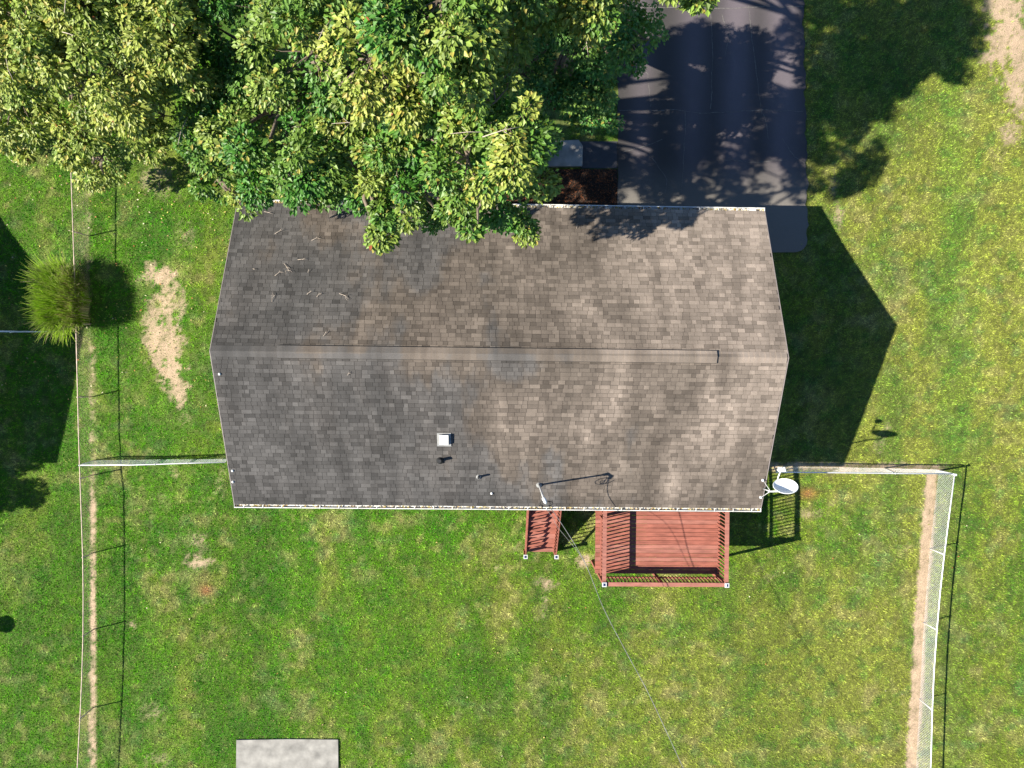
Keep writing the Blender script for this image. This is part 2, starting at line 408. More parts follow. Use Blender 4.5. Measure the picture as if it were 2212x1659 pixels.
corner = [(1743 - 26 + 26 * math.cos(a), 519 + 26 * math.sin(a)) for a in np.linspace(0, math.pi / 2, 7)]
right_edge = [(1733 + (y + 60) * .019 + 2.0 * math.sin(y * .083) + 1.2 * math.sin(y * .21) + random.uniform(-1.6, 1.6), y) for y in range(-260, 510, 9)]
left_edge = [(1334 + 1.6 * math.sin(y * .07), y) for y in range(470, -261, -30)]
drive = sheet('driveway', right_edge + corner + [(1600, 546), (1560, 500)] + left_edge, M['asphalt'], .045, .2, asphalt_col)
tag(drive, kind='structure')
def crack(pts, w=.024):
    V = []; Fc = []
    P3 = [G(*p, .051) for p in pts]
    dense = []
    for a, b in zip(P3[:-1], P3[1:]):
        n = max(2, int((b - a).length / .12))
        for i in range(n): dense.append(a.lerp(b, i / n))
    dense.append(P3[-1]); off = 0
    for i, p in enumerate(dense):
        off = off * .93 + random.uniform(-.022, .022)
        d = (dense[min(i + 1, len(dense) - 1)] - dense[max(0, i - 1)]); d.z = 0; d.normalize(); s = Vector((-d.y, d.x, 0))
        ww = w * random.uniform(.35, 1.2) / 2; p = p + s * off
        V += [tuple(p - s * ww), tuple(p + s * ww)]
    for i in range(len(dense) - 1): Fc.append((2 * i, 2 * i + 1, 2 * i + 3, 2 * i + 2))
    me = bpy.data.meshes.new('crack'); me.from_pydata(V, [], Fc); me.materials.append(M['crack'])
    o = bpy.data.objects.new('crack', me); COL.objects.link(o); o.parent = drive
for pts in ([(1338, 238), (1420, 237), (1520, 240), (1640, 236), (1735, 241)], [(1340, 18), (1500, 16), (1734, 14)], [(1617, 12), (1628, 90), (1640, 170), (1650, 246)],
            [(1478, 236), (1480, 300), (1478, 400), (1481, 450)], [(1345, 330), (1410, 312), (1430, 300)], [(1535, 30), (1538, 120), (1534, 235)], [(1650, 246), (1660, 300)], [(1560, 30), (1575, 70), (1568, 120)], [(1700, 60), (1735, 75)], [(1690, 300), (1715, 340), (1738, 352)], [(1360, 120), (1400, 160), (1405, 230)], [(1400, 330), (1440, 390), (1436, 440)], [(1560, 345), (1620, 352), (1700, 347)]):
    crack(pts)
walk = sheet('front_walk', [(1254, 306), (1333, 306), (1333, 364), (1254, 364)], M['asphalt'], .035, .3, lambda V: np.array([.042, .043, .05]) * (.8 + .4 * fbm(V[:, 0] * 2, V[:, 1] * 2, 3))[:, None])
tag(walk, kind='structure')
stoop = empty('front_stoop', G(1220, 335)); tag(stoop, 'pale concrete front stoop slab at the end of the asphalt walk', 'stoop')
a_ = [G(1180, 308), G(1249, 305), G(1258, 318), G(1257, 361), G(1180, 362)]
MB().prism([(p.x - stoop.location.x, p.y - stoop.location.y) for p in a_], -.1, .16).build('slab', M['concrete'], stoop)
pad_p = [(512, 1597), (622, 1595), (731, 1596), (732, 1700), (733, 1790), (510, 1790), (511, 1690)]
pad = sheet('concrete_pad', pad_p, M['concrete'], .07, .3); tag(pad, kind='structure')
bed = sheet('mulch_bed', [(1100, 366), (1334, 366), (1334, 470), (1000, 470), (1000, 420)], M['mulch'], .03, .3); tag(bed, kind='structure')
def scatter_quads(name, xy, z, ln, wd, col, mt, kind='stuff', tilt=.5, parent=None):
    n = len(xy); a = rng.uniform(0, 6.283, n); t = rng.normal(0, tilt, n); ro = rng.normal(0, tilt, n)
    d = np.stack([np.cos(a) * np.cos(t), np.sin(a) * np.cos(t), np.sin(t)], -1)
    s = np.stack([-np.sin(a) * np.cos(ro), np.cos(a) * np.cos(ro), np.sin(ro)], -1)
    c = np.stack([xy[:, 0], xy[:, 1], z], -1); ln = np.asarray(ln).reshape(-1, 1); wd = np.asarray(wd).reshape(-1, 1)
    V = np.stack([c - d * ln / 2, c + s * wd / 2, c + d * ln / 2, c - s * wd / 2], 1).reshape(-1, 3)
    Fc = np.arange(4 * n).reshape(n, 4)
    return np_mesh(name, V, Fc, mt, parent, np.repeat(col, 4, 0))
n = 9000
b0, b1 = G(1000, 470), G(1333, 367)
xy = np.stack([rng.uniform(b0.x, b1.x, n), rng.uniform(b0.y, b1.y, n)], -1)
cl = np.array([.050, .030, .022]) * rng.uniform(.35, 1.5, (n, 1)); cl = np.where(rng.random((n, 1)) < .30, np.array([.22, .075, .03]) * rng.uniform(.6, 1.2, (n, 1)), cl)
tag(scatter_quads('mulch_chips', xy, gz(xy[:, 1]) + rng.uniform(.035, .07, n), rng.uniform(.05, .12, n), rng.uniform(.012, .03, n), cl, M['chip']), 'reddish brown wood mulch chips in the bed beside the driveway', 'mulch', None, 'stuff')

# ---- grass blades
HX, HY, HROT = .0923, .8321, -.0113
HL, HS, RISE, ZE = 17.686, 5.0265, 2.1361, 2.6292
def hl(x, y):
    dx, dy = x - HX, y - HY; c, s = math.cos(-HROT), math.sin(-HROT)
    return c * dx - s * dy, s * dx + c * dy
n = 1100000
gxy = np.stack([rng.uniform(-21.4, 21.4, n), rng.uniform(-15.9, 15.9, n)], -1)
c_, b_, _, q_ = lawn_fields(gxy[:, 0], gxy[:, 1])
u_, v_ = hl(gxy[:, 0], gxy[:, 1])
keep = rng.random(n) > b_ * 1.02
keep &= ~((np.abs(u_) < 8.4) & (np.abs(v_) < 4.3))
def out(x0, x1, y0, y1): return ~((q_[:, 0] > x0) & (q_[:, 0] < x1) & (q_[:, 1] > y0) & (q_[:, 1] < y1))
redge = 1734 + (q_[:, 1] + 60) * .019
keep &= ~((q_[:, 0] > 1330) & (q_[:, 0] < redge) & (q_[:, 1] < 519)) & out(1560, 1722, 400, 547) & out(1175, 1336, 303, 366) & out(990, 1336, 364, 470) & out(514, 730, 1599, 1800)
keep &= ~((q_[:, 0] > 480) & (q_[:, 0] < 1230) & (q_[:, 1] < 330) & (rng.random(n) < .8))
gxy, c_ = gxy[keep], c_[keep]; n = len(gxy)
tf = vnoise(gxy[:, 0] * 13, gxy[:, 1] * 13, 301) * .6 + vnoise(gxy[:, 0] * 24, gxy[:, 1] * 24, 302) * .4
hgt = (.035 + .06 * rng.random(n)) * (.35 + 1.5 * tf ** 1.5)
wd = rng.uniform(.016, .032, n)
a = rng.uniform(0, 6.283, n); lean = np.abs(rng.normal(.75, .35, n))
base = np.stack([gxy[:, 0], gxy[:, 1], gz(gxy[:, 1]) + .05 * (fbm(gxy[:, 0] * .4, gxy[:, 1] * .4, 5) - .5) - .004], -1)
dr = np.stack([np.cos(a), np.sin(a), np.zeros(n)], -1); sd = np.stack([-np.sin(a), np.cos(a), np.zeros(n)], -1)
tip = base + dr * (hgt * np.sin(lean) * 1.3)[:, None] + np.array([0, 0, 1.0]) * (hgt * np.cos(np.minimum(lean, 1.35)))[:, None]
V = np.stack([base - sd * wd[:, None] / 2, base + sd * wd[:, None] / 2, tip], 1).reshape(-1, 3)
var = rng.uniform(.45, 1.55, (n, 1)); bc = c_ * var
yl = rng.random((n, 1)) < .13; bc = np.where(yl, bc * .4 + np.array([.30, .26, .10]) * .6 * var, bc)
go = np_mesh('lawn_grass', V, np.arange(3 * n).reshape(n, 3), M['blade'], None, np.repeat(bc, 3, 0))
tag(go, 'short mown lawn grass, lush green on the left and dry on the right', 'grass', None, 'stuff')
# fallen leaves on the left lawn
n = 420
qx = np.concatenate([rng.uniform(0, 500, 300), rng.uniform(300, 2100, 120)]); qy = np.concatenate([330 + 560 * rng.random(300) ** 1.5, rng.uniform(1120, 1640, 120)])
xy = np.array([G(x, y)[:2] for x, y in zip(qx, qy)])
pal = np.array([[.42, .30, .12], [.34, .13, .05], [.50, .44, .30], [.25, .16, .09], [.46, .38, .10]])
cl = pal[rng.integers(0, 5, n)] * rng.uniform(.7, 1.2, (n, 1))
tag(scatter_quads('fallen_leaves', xy, gz(xy[:, 1]) + .055, rng.uniform(.04, .09, n), rng.uniform(.03, .06, n), cl, M['litter'], tilt=.3), 'dry fallen leaves scattered over the lawn beside the trees', 'leaves', None, 'stuff')

# ================================================================== HOUSE
TH = math.atan2(RISE, HS); ST, CT = math.sin(TH), math.cos(TH); SLOPE = math.hypot(RISE, HS)
def house_shell(root, detail=True):
    hl_, hd = HL / 2 - .35, HS - .55
    zw = ZE + (.55) * RISE / HS - .16       # top of side walls under the slab
    zr = ZE + RISE - .17 - .0
    w = MB()
    zfl = ZB - .3
    w.v += [(-hl_, -hd, zfl), (hl_, -hd, zfl), (hl_, hd, zfl), (-hl_, hd, zfl), (-hl_, -hd, zw), (hl_, -hd, zw), (hl_, hd, zw), (-hl_, hd, zw), (-hl_, 0, zr), (hl_, 0, zr)]
    w.f += [(0, 1, 5, 4), (2, 3, 7, 6), (1, 2, 6, 9, 5), (3, 0, 4, 8, 7), (4, 5, 9, 8), (6, 7, 8, 9), (3, 2, 1, 0)]
    wall = w.build('wall', M['siding'], root)
    MB().box(-hl_ - .02, hl_ + .02, -hd - .02, hd + .02, zfl - .05, .28 if detail else .28).build('foundation', M['found'], root)
    roof = MB()
    for s in (1, -1):
        e = Vector((0, s * HS, ZE)); r_ = Vector((0, 0, ZE + RISE)); nrm = Vector((0, s * ST, CT)) * -.12
        pts = []
        for x in (-HL / 2, HL / 2):
            pts.append([Vector((x, e.y, e.z)), Vector((x, r_.y, r_.z)), Vector((x, r_.y, r_.z)) + Vector((0, 0, -.13)), Vector((x, e.y, e.z)) + nrm])
        A, B = pts
        roof.hull8([A[3], B[3], B[2], A[2], A[0], B[0], B[1], A[1]] if s < 0 else [B[3], A[3], A[2], B[2], B[0], A[0], A[1], B[1]])
    return wall, roof.build('roof', M['underlay'] if detail else M['shingle'], root)
house = empty('house', (HX, HY, 0), HROT)
tag(house, 'long single-storey house with weathered grey-brown shingle gable roof', 'house')
wall, roof = house_shell(house)
# rake boards and gutters
for s in (1, -1):
    for e in (-1, 1):
        x = e * (HL / 2 + .012)
        MB().hull8([(x - .012, s * HS, ZE - .17), (x + .012, s * HS, ZE - .17), (x + .012, 0, ZE + RISE - .17), (x - .012, 0, ZE + RISE - .17),
                    (x - .012, s * HS, ZE + .012), (x + .012, s * HS, ZE + .012), (x + .012, 0, ZE + RISE + .012), (x - .012, 0, ZE + RISE + .012)]).build('rake_board', M['trim'], house)
    g = MB(); y0, y1 = s * (HS + .003), s * (HS + .125); lo, hi = min(y0, y1), max(y0, y1); zt = ZE - .02
    for (a0, a1, z0, z1) in ((lo, hi, zt - .105, zt - .095), (lo, lo + .008, zt - .095, zt), (hi - .008, hi, zt - .095, zt)):
        g.box(-HL / 2 - .01, HL / 2 + .01, a0, a1, z0, z1)
    lip = hi - .03 if s > 0 else lo
    g.box(-HL / 2 - .01, HL / 2 + .01, lip, lip + .03, zt, zt + .007)
    for e in (-1, 1):
        xe = e * (HL / 2 + .012); g.box(min(xe, xe + e * .012), max(xe, xe + e * .012), lo, hi, zt - .105, zt + .008)
    gut = g.build('gutter', M['white'], house)
    me = MB().box(-.014, .014, -.055, .055, 0, .012).mesh('hanger', M['white'])
    for i in range(28):
        inst(me, 'hanger', gut, Matrix.Translation((-HL / 2 + .3 + i * (HL - .6) / 27, (lo + hi) / 2, zt + .009)))
    MB().box(-HL / 2, HL / 2, min(s * (HS - .02), s * (HS + .001)), max(s * (HS - .02), s * (HS + .001)), ZE - .2, ZE - .125).build('fascia', M['white'], house)
    # leaf litter in the gutter
    n = 700 if s > 0 else 420
    xs = rng.uniform(-HL / 2, HL / 2, n) if s < 0 else -HL / 2 + HL * rng.random(n) ** 1.9
    yy = rng.uniform(lo + .015, hi - .02, n); c0, s0 = math.cos(HROT), math.sin(HROT)
    xy = np.stack([HX + c0 * xs - s0 * yy, HY + s0 * xs + c0 * yy], -1)
    pl = np.array([[.40, .30, .06], [.30, .20, .08], [.16, .10, .06], [.42, .36, .2]])
    tag(scatter_quads('gutter_leaf_litter', xy, np.full(n, zt - .03) + rng.uniform(-.03, .02, n), rng.uniform(.05, .1, n), rng.uniform(.03, .05, n), pl[rng.integers(0, 4, n)], M['litter'], tilt=.35),
        'yellow leaf litter caught in the ' + ('front gutter under the trees' if s > 0 else 'back gutter above the deck'), 'leaf litter', None, 'stuff')
# shingles
NC = 39; EXPO = SLOPE / NC
WIDTHS = (.15, .19, .23, .28, .34); TONES = (.05, .3, .5, .7, .98)
def sh_local(w, lift):
    ln = EXPO - .008; t0, t1 = .0125 + lift, .006
    return [(0, .002, 0.001), (w - .009, .002, .001), (w - .009, ln, .001), (0, ln, .001), (0, .002, t0), (w - .009, .002, t0), (w - .009, ln, t1), (0, ln, t1)]
SHF = [(4, 5, 6, 7), (0, 1, 5, 4), (1, 2, 6, 5), (2, 3, 7, 6), (3, 0, 4, 7)]
cache = {}
def sh_mesh(w, k):
    if (w, k) not in cache:
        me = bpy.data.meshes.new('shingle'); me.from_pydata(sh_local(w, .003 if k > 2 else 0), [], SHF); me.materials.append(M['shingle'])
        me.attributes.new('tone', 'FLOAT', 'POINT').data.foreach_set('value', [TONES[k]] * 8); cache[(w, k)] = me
    return cache[(w, k)]
SV, STN = [], []; nind = 0
for s in (-1, 1):
    ex = Vector((1, 0, 0)) if s < 0 else Vector((-1, 0, 0)); dv = Vector((0, CT, ST)) if s < 0 else Vector((0, -CT, ST)); nr = Vector((0, s * ST, CT))
    for row in range(NC - 1, -1, -1):
        x = -random.random() * .2
        org = Vector((-HL / 2 if s < 0 else HL / 2, s * HS, ZE)) + dv * (row * EXPO)
        wob = 0
        rowt = random.gauss(0, .5)
        while x < HL - .02:
            w = random.choice(WIDTHS); k = min(4, max(0, int(random.gauss(2, 1.15) + rowt + .5)))
            x0 = max(0, x); w2 = min(w, HL - x0) if x >= 0 else w + x
            if w2 > .05:
                o3 = org + ex * x0 + dv * random.uniform(-.003, .003)
                if nind < 300 and row >= NC - 3 and x >= 0 and w2 == w and x0 > 3 and (nind < 150 or s > 0):
                    mt = Matrix(((ex.x, dv.x, nr.x, o3.x), (ex.y, dv.y, nr.y, o3.y), (ex.z, dv.z, nr.z, o3.z), (0, 0, 0, 1)))
                    inst(sh_mesh(w, k), 'shingle', roof, mt); nind += 1
                else:
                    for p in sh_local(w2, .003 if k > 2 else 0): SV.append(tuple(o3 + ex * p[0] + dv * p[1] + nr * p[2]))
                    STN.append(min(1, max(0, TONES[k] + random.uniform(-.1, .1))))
            x += w
SV = np.array(SV); ns = len(STN)
Fc = (np.arange(ns)[:, None, None] * 8 + np.array(SHF)[None]).reshape(-1, 4)
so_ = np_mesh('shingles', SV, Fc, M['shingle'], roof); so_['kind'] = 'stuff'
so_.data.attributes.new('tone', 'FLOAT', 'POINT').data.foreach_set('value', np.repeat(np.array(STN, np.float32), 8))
# ridge: cap shingles and the raised vent section
hw = .17
me = bpy.data.meshes.new('ridge_cap')
V = [(0, -hw, -hw * RISE / HS + .026), (0, 0, .040), (0, hw, -hw * RISE / HS + .026), (.175, -hw, -hw * RISE / HS + .014), (.175, 0, .026), (.175, hw, -hw * RISE / HS + .014),
     (0, -hw, -hw * RISE / HS), (0, hw, -hw * RISE / HS), (.175, -hw, -hw * RISE / HS), (.175, hw, -hw * RISE / HS)]
me.from_pydata(V, [], [(0, 3, 4, 1), (1, 4, 5, 2), (0, 1, 2, 7, 6), (6, 8, 3, 0), (2, 5, 9, 7)]); me.materials.append(M['shingle'])
me.attributes.new('tone', 'FLOAT', 'POINT').data.foreach_set('value', [1.0] * len(V))
me2 = me.copy(); me2.attributes['tone'].data.foreach_set('value', [1.12] * len(V)); me3 = me.copy(); me3.attributes['tone'].data.foreach_set('value', [.9] * len(V))
def hpx(px, py, z):
    p = P(px, py, z); u, v = hl(p.x, p.y); return Vector((u, v, z))
rx0, rx1 = hpx(598, 757, ZE + RISE).x, hpx(1548, 770, ZE + RISE).x
vent = MB(); hv = .20; zv = ZE + RISE
sl_ = RISE / HS
vent.v += [(rx0, -hv, zv - hv * sl_ + .02), (rx0, -hv, zv - hv * sl_ + .075), (rx0, 0, zv + .085), (rx0, hv, zv - hv * sl_ + .075), (rx0, hv, zv - hv * sl_ + .02),
           (rx1, -hv, zv - hv * sl_ + .02), (rx1, -hv, zv - hv * sl_ + .075), (rx1, 0, zv + .085), (rx1, hv, zv - hv * sl_ + .075), (rx1, hv, zv - hv * sl_ + .02)]
vent.f += [(0, 5, 6, 1), (1, 6, 7, 2), (2, 7, 8, 3), (3, 8, 9, 4), (4, 3, 2, 1, 0), (5, 6, 7, 8, 9)]
vent.build('ridge_vent', M['underlay'], roof)
i = 0; x = -HL / 2 + .005
while x < HL / 2 - .17:
    up = .062 if rx0 - .02 < x < rx1 - .16 else 0.0
    inst((me, me2, me3)[random.randrange(3)], 'ridge_cap', roof, Matrix.Translation((x, 0, zv + up)) @ Matrix.Scale(1.12 if up else 1, 4, (0, 1, 0))); x += .168
# roof penetrations (on the back slope)
def roof_pt(px, py, h=0.0):
    z = ZE + 1
    for _ in range(15):
        p = hpx(px, py, z); z = ZE + RISE * (1 - abs(p.y) / HS) + .03 + h
    return Vector((p.x, p.y, z))
p = roof_pt(959, 950, .06)
v = MB(); sh = lambda y: -(-(y)) * sl_
bx = [(-.155, -.165), (.155, -.165), (.155, .165), (-.155, .165)]
v.hull8([(p.x + a, p.y + b, p.z - .06 + b * sl_) for a, b in bx] + [(p.x + a * .96, p.y + b * .96, p.z + .09 + b * sl_) for a, b in bx])
bv = v.build('box_vent', M['white'], roof)
MB().hull8([(p.x + a * 1.45, p.y + b * 1.35, p.z - .058 + b * 1.35 * sl_) for a, b in bx] + [(p.x + a * 1.45, p.y + b * 1.35, p.z - .048 + b * 1.35 * sl_) for a, b in bx]).build('flashing', M['lead'], bv)
for (px, py, hh, rr) in ((951, 994, .30, .055), (1034, 1030, .30, .036)):
    p = roof_pt(px, py)
    vp = MB().tube([(p.x, p.y, p.z - .1), (p.x, p.y, p.z + hh)], rr, 14).build('vent_pipe', M['pipe'], roof)
    MB().lathe([(rr * 2.4, -.01), (rr * 1.5, .05), (rr * 1.02, .09)], 16, (p.x, p.y, p.z)).build('pipe_collar', M['lead'] if py > 1000 else M['black'], vp)
me = MB().lathe([(.001, .034), (.03, .028), (.042, .0), (.042, -.04)], 12).mesh('sealant_cap', M['seal'], True)
for px, py in ((474, 808), (502, 1017), (503, 1041), (1062, 1066)):
    p = roof_pt(px, py); inst(me, 'sealant_cap', roof, Matrix.Translation(p))
# windows and doors of the house (seen only from the side)
hd = HS - .55; hx_ = HL / 2 - .35
def window(u0, u1, z0, z1, side, nm='window', mt=None):
    f = MB(); d0, d1 = (hd + .01, hd + .05)
    y0, y1 = sorted((side * d0, side * d1))
    f.box(u0 - .07, u1 + .07, y0, y1, z0 - .07, z1 + .07); o = f.build(nm, M['white'], house)
    y0, y1 = sorted((side * (d1 - .005), side * (d1 + .008)))
    MB().box(u0, u1, y0, y1, z0, z1).build('pane' if nm == 'window' else 'panel', mt or M['glass'], o)
for u0, u1 in ((-7.4, -6.2), (-5, -3.8), (-1.6, -.4)): window(u0, u1, 1.15, 2.15, 1); 
window(-7.2, -6, 1.15, 2.15, -1); window(-4.4, -3.2, 1.15, 2.15, -1)
window(3.0, 7.8, .12, 2.2, 1, 'garage_door', M['door']); window(1.4, 2.3, .3, 2.25, 1, 'door', M['door']); window(4.2, 6.0, .78, 2.25, -1, 'patio_door')
window(1.0, 1.9, .78, 2.25, -1, 'door', M['door'])

# neighbouring house just beyond the left edge of the picture (its gable shadow falls on the lawn)
nb = empty('neighbouring_house', (HX - 30.75, HY + .05, 0), HROT)
tag(nb, 'neighbouring gable-roofed house just beyond the left edge, seen by its shadow', 'house')
house_shell(nb, False)

# ================================================================== DECK AND STAIRS (in the house's axes)
ZT = 1.7719; ZD = ZT - 1.02
deck = empty('wooden_deck', (HX, HY, 0), HROT)
tag(deck, 'raised red-stained wooden deck with railings behind the house', 'deck')
xl, xr, yb = hpx(1306, 1180, ZT).x, hpx(1570.5, 1180, ZT).x, hpx(1440, 1263, ZT).y
yw = -(HS - .55) - .055                      # house wall
fx0 = hpx(1286, 1180, ZD).x; fx1 = xr + .02; fy0 = yb + .04
y = yw - .06; bw = .14
i = 0
boards = []
while y - bw > fy0 - .06:
    boards.append((y - bw, y)); y -= bw + .012
mbd = {}
for a0, a1 in boards:
    o = MB().box(fx0 + random.uniform(-.006, .006), fx1 + random.uniform(-.006, .006), a0, a1, ZD - .035, ZD + random.uniform(-.002, .002)).build('deck_board', M['deck'] if random.random() < .85 else M['deck2'], deck)
ylast = boards[-1][0]
for a, b, c, d in ((fx0 + .03, fx1 - .03, ylast + .02, ylast + .06), ): MB().box(a, b, c, d, ZD - .24, ZD - .036).build('rim_joist', M['deck'], deck)
for xx_ in (fx0 + .03, fx1 - .07): MB().box(xx_, xx_ + .04, ylast + .061, yw, ZD - .24, ZD - .036).build('rim_joist', M['deck'], deck)
for k in range(1, 7):
    xx_ = fx0 + .03 + k * (fx1 - fx0 - .1) / 7; MB().box(xx_, xx_ + .04, ylast + .061, yw, ZD - .22, ZD - .037).build('joist', M['deck'], deck)
def gl(u, v):
    c0, s0 = math.cos(HROT), math.sin(HROT); return gzz(HX + c0 * u - s0 * v, HY + s0 * u + c0 * v)
def post(u, v, z0, z1, cap=True, parent=deck, w=.095):
    o = MB().box(u - w / 2, u + w / 2, v - w / 2, v + w / 2, z0, z1).build('post', M['deck'], parent)
    if cap:
        c = MB(); c.box(u - .078, u + .078, v - .078, v + .078, z1 + .002, z1 + .03)
        k = c.build('post_cap', M['capw'], o)
        t_ = MB(); t_.hull8([(u - .05, v - .05, z1 + .028), (u + .05, v - .05, z1 + .028), (u + .05, v + .05, z1 + .028), (u - .05, v + .05, z1 + .028),
                             (u - .025, v - .025, z1 + .045), (u + .025, v - .025, z1 + .045), (u + .025, v + .025, z1 + .045), (u - .025, v + .025, z1 + .045)])
        t_.build('solar_cell', M['capb'], o)
    return o
for u in (xl, xr):
    post(u, yb, gl(u, yb) - .3, ZT + .03)
    post(u, yw - .12, ZD - .24, ZT - .04, False)
ymL, ymR = hpx(1300, 1121, ZD + .5).y, hpx(1560, 1138, ZD + .5).y; xm = hpx(1425, 1255, ZD + .5).x
post(xl, ymL, gl(xl, ymL) - .3, ZT - .04, False); post(xr, ymR, gl(xr, ymR) - .3, ZT - .04, False); post(xm, yb, gl(xm, yb) - .3, ZT - .04, False)
for u in (fx0 + .3, (fx0 + fx1) / 2, fx1 - .3): post(u, yw - .5, gl(u, yw - .5) - .3, ZD - .24, False)
def rail_run(ax, fixed, a, b, gaps, parent=deck):
    """flat cap board, under rail, bottom rail and balusters between a and b"""
    bal = MB().box(-.018, .018, -.018, .018, ZD + .09, ZT - .04).mesh('baluster', M['deck'])
    def bx_(name, w, z0, z1, mt, s0=a, s1=b):
        m_ = MB()
        if ax == 'x': m_.box(s0, s1, fixed - w / 2, fixed + w / 2, z0, z1)
        else: m_.box(fixed - w / 2, fixed + w / 2, s0, s1, z0, z1)
        m_.build(name, mt, parent)
    cuts = [a] + [g for g in gaps if a < g < b] + [b]
    for c0, c1 in zip(cuts[:-1], cuts[1:]): bx_('rail_cap', .14, ZT - .036, ZT, M['deck2'], c0 + .002, c1 - .002)
    bx_('upper_rail', .036, ZT - .125, ZT - .038, M['deck']); bx_('lower_rail', .036, ZD + .075, ZD + .165, M['deck'])
    n_ = int((b - a) / .128)
    for k in range(n_):
        t = a + .07 + k * (b - a - .14) / max(1, n_ - 1)
        inst(bal, 'baluster', parent, Matrix.Translation((t, fixed + .037, 0) if ax == 'x' else (fixed + (.037 if fixed == xl else -.037), t, 0)))
rail_run('x', yb, xl + .055, xr - .055, [xl + 1.55, xl + 3.05]); rail_run('y', xl, yb + .055, yw, [yb + 2.2]); rail_run('y', xr, yb + .055, yw, [yb + 2.3])

stairs = empty('wooden_staircase', (HX, HY, 0), HROT)
tag(stairs, 'narrow red-stained wooden staircase running down from the house beside the deck', 'staircase')
sbl, sbr = hpx(1136, 1184, ZB + .98), hpx(1201.5, 1186, ZB + .98)
su0, su1 = sbl.x, sbr.x; sv0 = hpx(1170, 1192, ZB + .2).y
zg = gl((su0 + su1) / 2, sv0); NR = 11; RS = (ZD - zg) / NR; TD = .235
vtop = sv0 + (NR - 1) * TD
for k in range(NR - 1):
    z = zg + (k + 1) * RS; v0 = sv0 + k * TD
    for j in range(2):
        w_ = (TD + .02) / 2 - .004
        MB().box(su0 + .03, su1 - .03, v0 + j * (w_ + .006), v0 + j * (w_ + .006) + w_, z - .036, z + j * .0015).build('tread', M['deck'] if (k + j) % 3 else M['deck2'], stairs)
    MB().box(su0 + .04, su1 - .04, v0 + .012, v0 + .03, z - RS + .004, z - .037).build('riser', M['deck'], stairs)
for u in (su0 + .012, su1 - .012):
    MB().hull8([(u - .018, sv0 + .02, zg - .05), (u + .018, sv0 + .02, zg - .05), (u + .018, vtop, ZD - .36), (u - .018, vtop, ZD - .36),
                (u - .018, sv0 + .02, zg + RS * 1.1), (u + .018, sv0 + .02, zg + RS * 1.1), (u + .018, vtop, ZD + .06), (u - .018, vtop, ZD + .06)]).build('stringer', M['deck'], stairs)
MB().box(su0, su1, vtop + .02, yw, ZD - .04, ZD).build('landing', M['deck'], stairs)
for u in (su0, su1):
    post(u - .01 if u == su0 else u + .01, sv0 - .0, zg - .25, zg + 1.0, True, stairs)
    post(u, vtop + .12, gl(u, vtop) - .3, ZD + .95, False, stairs)
    a = Vector((u, sv0 + .05, zg + .93)); b = Vector((u, vtop + .1, ZD + .93))
    MB().bar(a, b, .036, .085).build('hand_rail', M['deck'], stairs)
    MB().bar(a - Vector((0, 0, .68)), b - Vector((0, 0, .68)), .036, .08).build('lower_rail', M['deck'], stairs)
    bal = MB().box(-.016, .016, -.016, .016, -.72, .0).mesh('baluster', M['deck'])
    n_ = 17
    for k in range(n_):
        inst(bal, 'baluster', stairs, Matrix.Translation(a.lerp(b, (k + .7) / n_) + Vector((.028 if u == su0 else -.028, 0, 0))))

# ================================================================== SERVICE MAST, CABLES, DISH
def w_house(u, v, z):
    c0, s0 = math.cos(HROT), math.sin(HROT); return Vector((HX + c0 * u - s0 * v, HY + s0 * u + c0 * v, z))
p = roof_pt(1164.5, 1047.5); mb = w_house(*p)
mast = empty('service_mast', mb); tag(mast, 'grey conduit power mast with weatherhead rising through the back roof edge', 'mast')
tp = P(1174, 1076, mb.z + 1.9) - mb
MB().tube([(-tp.x * .1, -tp.y * .1, -.3), tp * .35, tp * .7, tp], .031, 12).build('conduit', M['galv'], mast, True)
MB().lathe([(.10, -.02), (.07, .04), (.033, .1)], 16).build('flashing', M['lead'], mast)
head_d = (P(1180, 1087, mb.z + 1.9) - mb - tp)
hd_ = MB().tube([tp - Vector((0, 0, .04)), tp + Vector((0, 0, .1)), tp + head_d * .6 + Vector((0, 0, .13)), tp + head_d + Vector((0, 0, .02))], [.045, .062, .058, .04], 12); hd_.build('weatherhead', M['galv'], mast, True)
at0 = tp + head_d * 1.0
for sgn, rr in ((1, .28), (-1, .22), (1, .17)):
    pts = []
    for k in range(13):
        t = k / 12; ang = t * math.pi * 1.5
        pts.append(at0 + Vector((sgn * rr * math.sin(ang) * .8, .10 * math.cos(ang) - .05, -.30 * math.sin(t * math.pi) - .02)))
    MB().tube(pts, .011, 6).build('drip_loop', M['black'], mast, True)
def cable(name, label, pts, rad, mt):
    dense = []
    n_ = len(pts)
    for i in range(n_ - 1):
        p0 = pts[max(0, i - 1)]; p1 = pts[i]; p2 = pts[i + 1]; p3 = pts[min(n_ - 1, i + 2)]
        for k in range(8):
            t = k / 8; dense.append(.5 * ((2 * p1) + (p2 - p0) * t + (2 * p0 - 5 * p1 + 4 * p2 - p3) * t * t + (3 * p1 - p0 - 3 * p2 + p3) * t ** 3))
    dense.append(pts[-1])
    e = empty(name, dense[0]); tag(e, label, 'cable')
    MB().tube([q - dense[0] for q in dense], rad, 6).build('wire', mt, e, True)
h0 = mb + at0
cab = [h0, P(1207, 1122, 4.3), P(1262, 1212, 3.95), P(1303, 1312, 3.75), P(1352, 1407, 3.7), P(1402, 1500, 3.75), P(1476, 1659, 3.95), P(1570, 1860, 4.6), P(1800, 2330, 6.4)]
cable('overhead_power_cable', 'weathered overhead power cable running from the mast across the back lawn', cab, .0105, M['cable'])
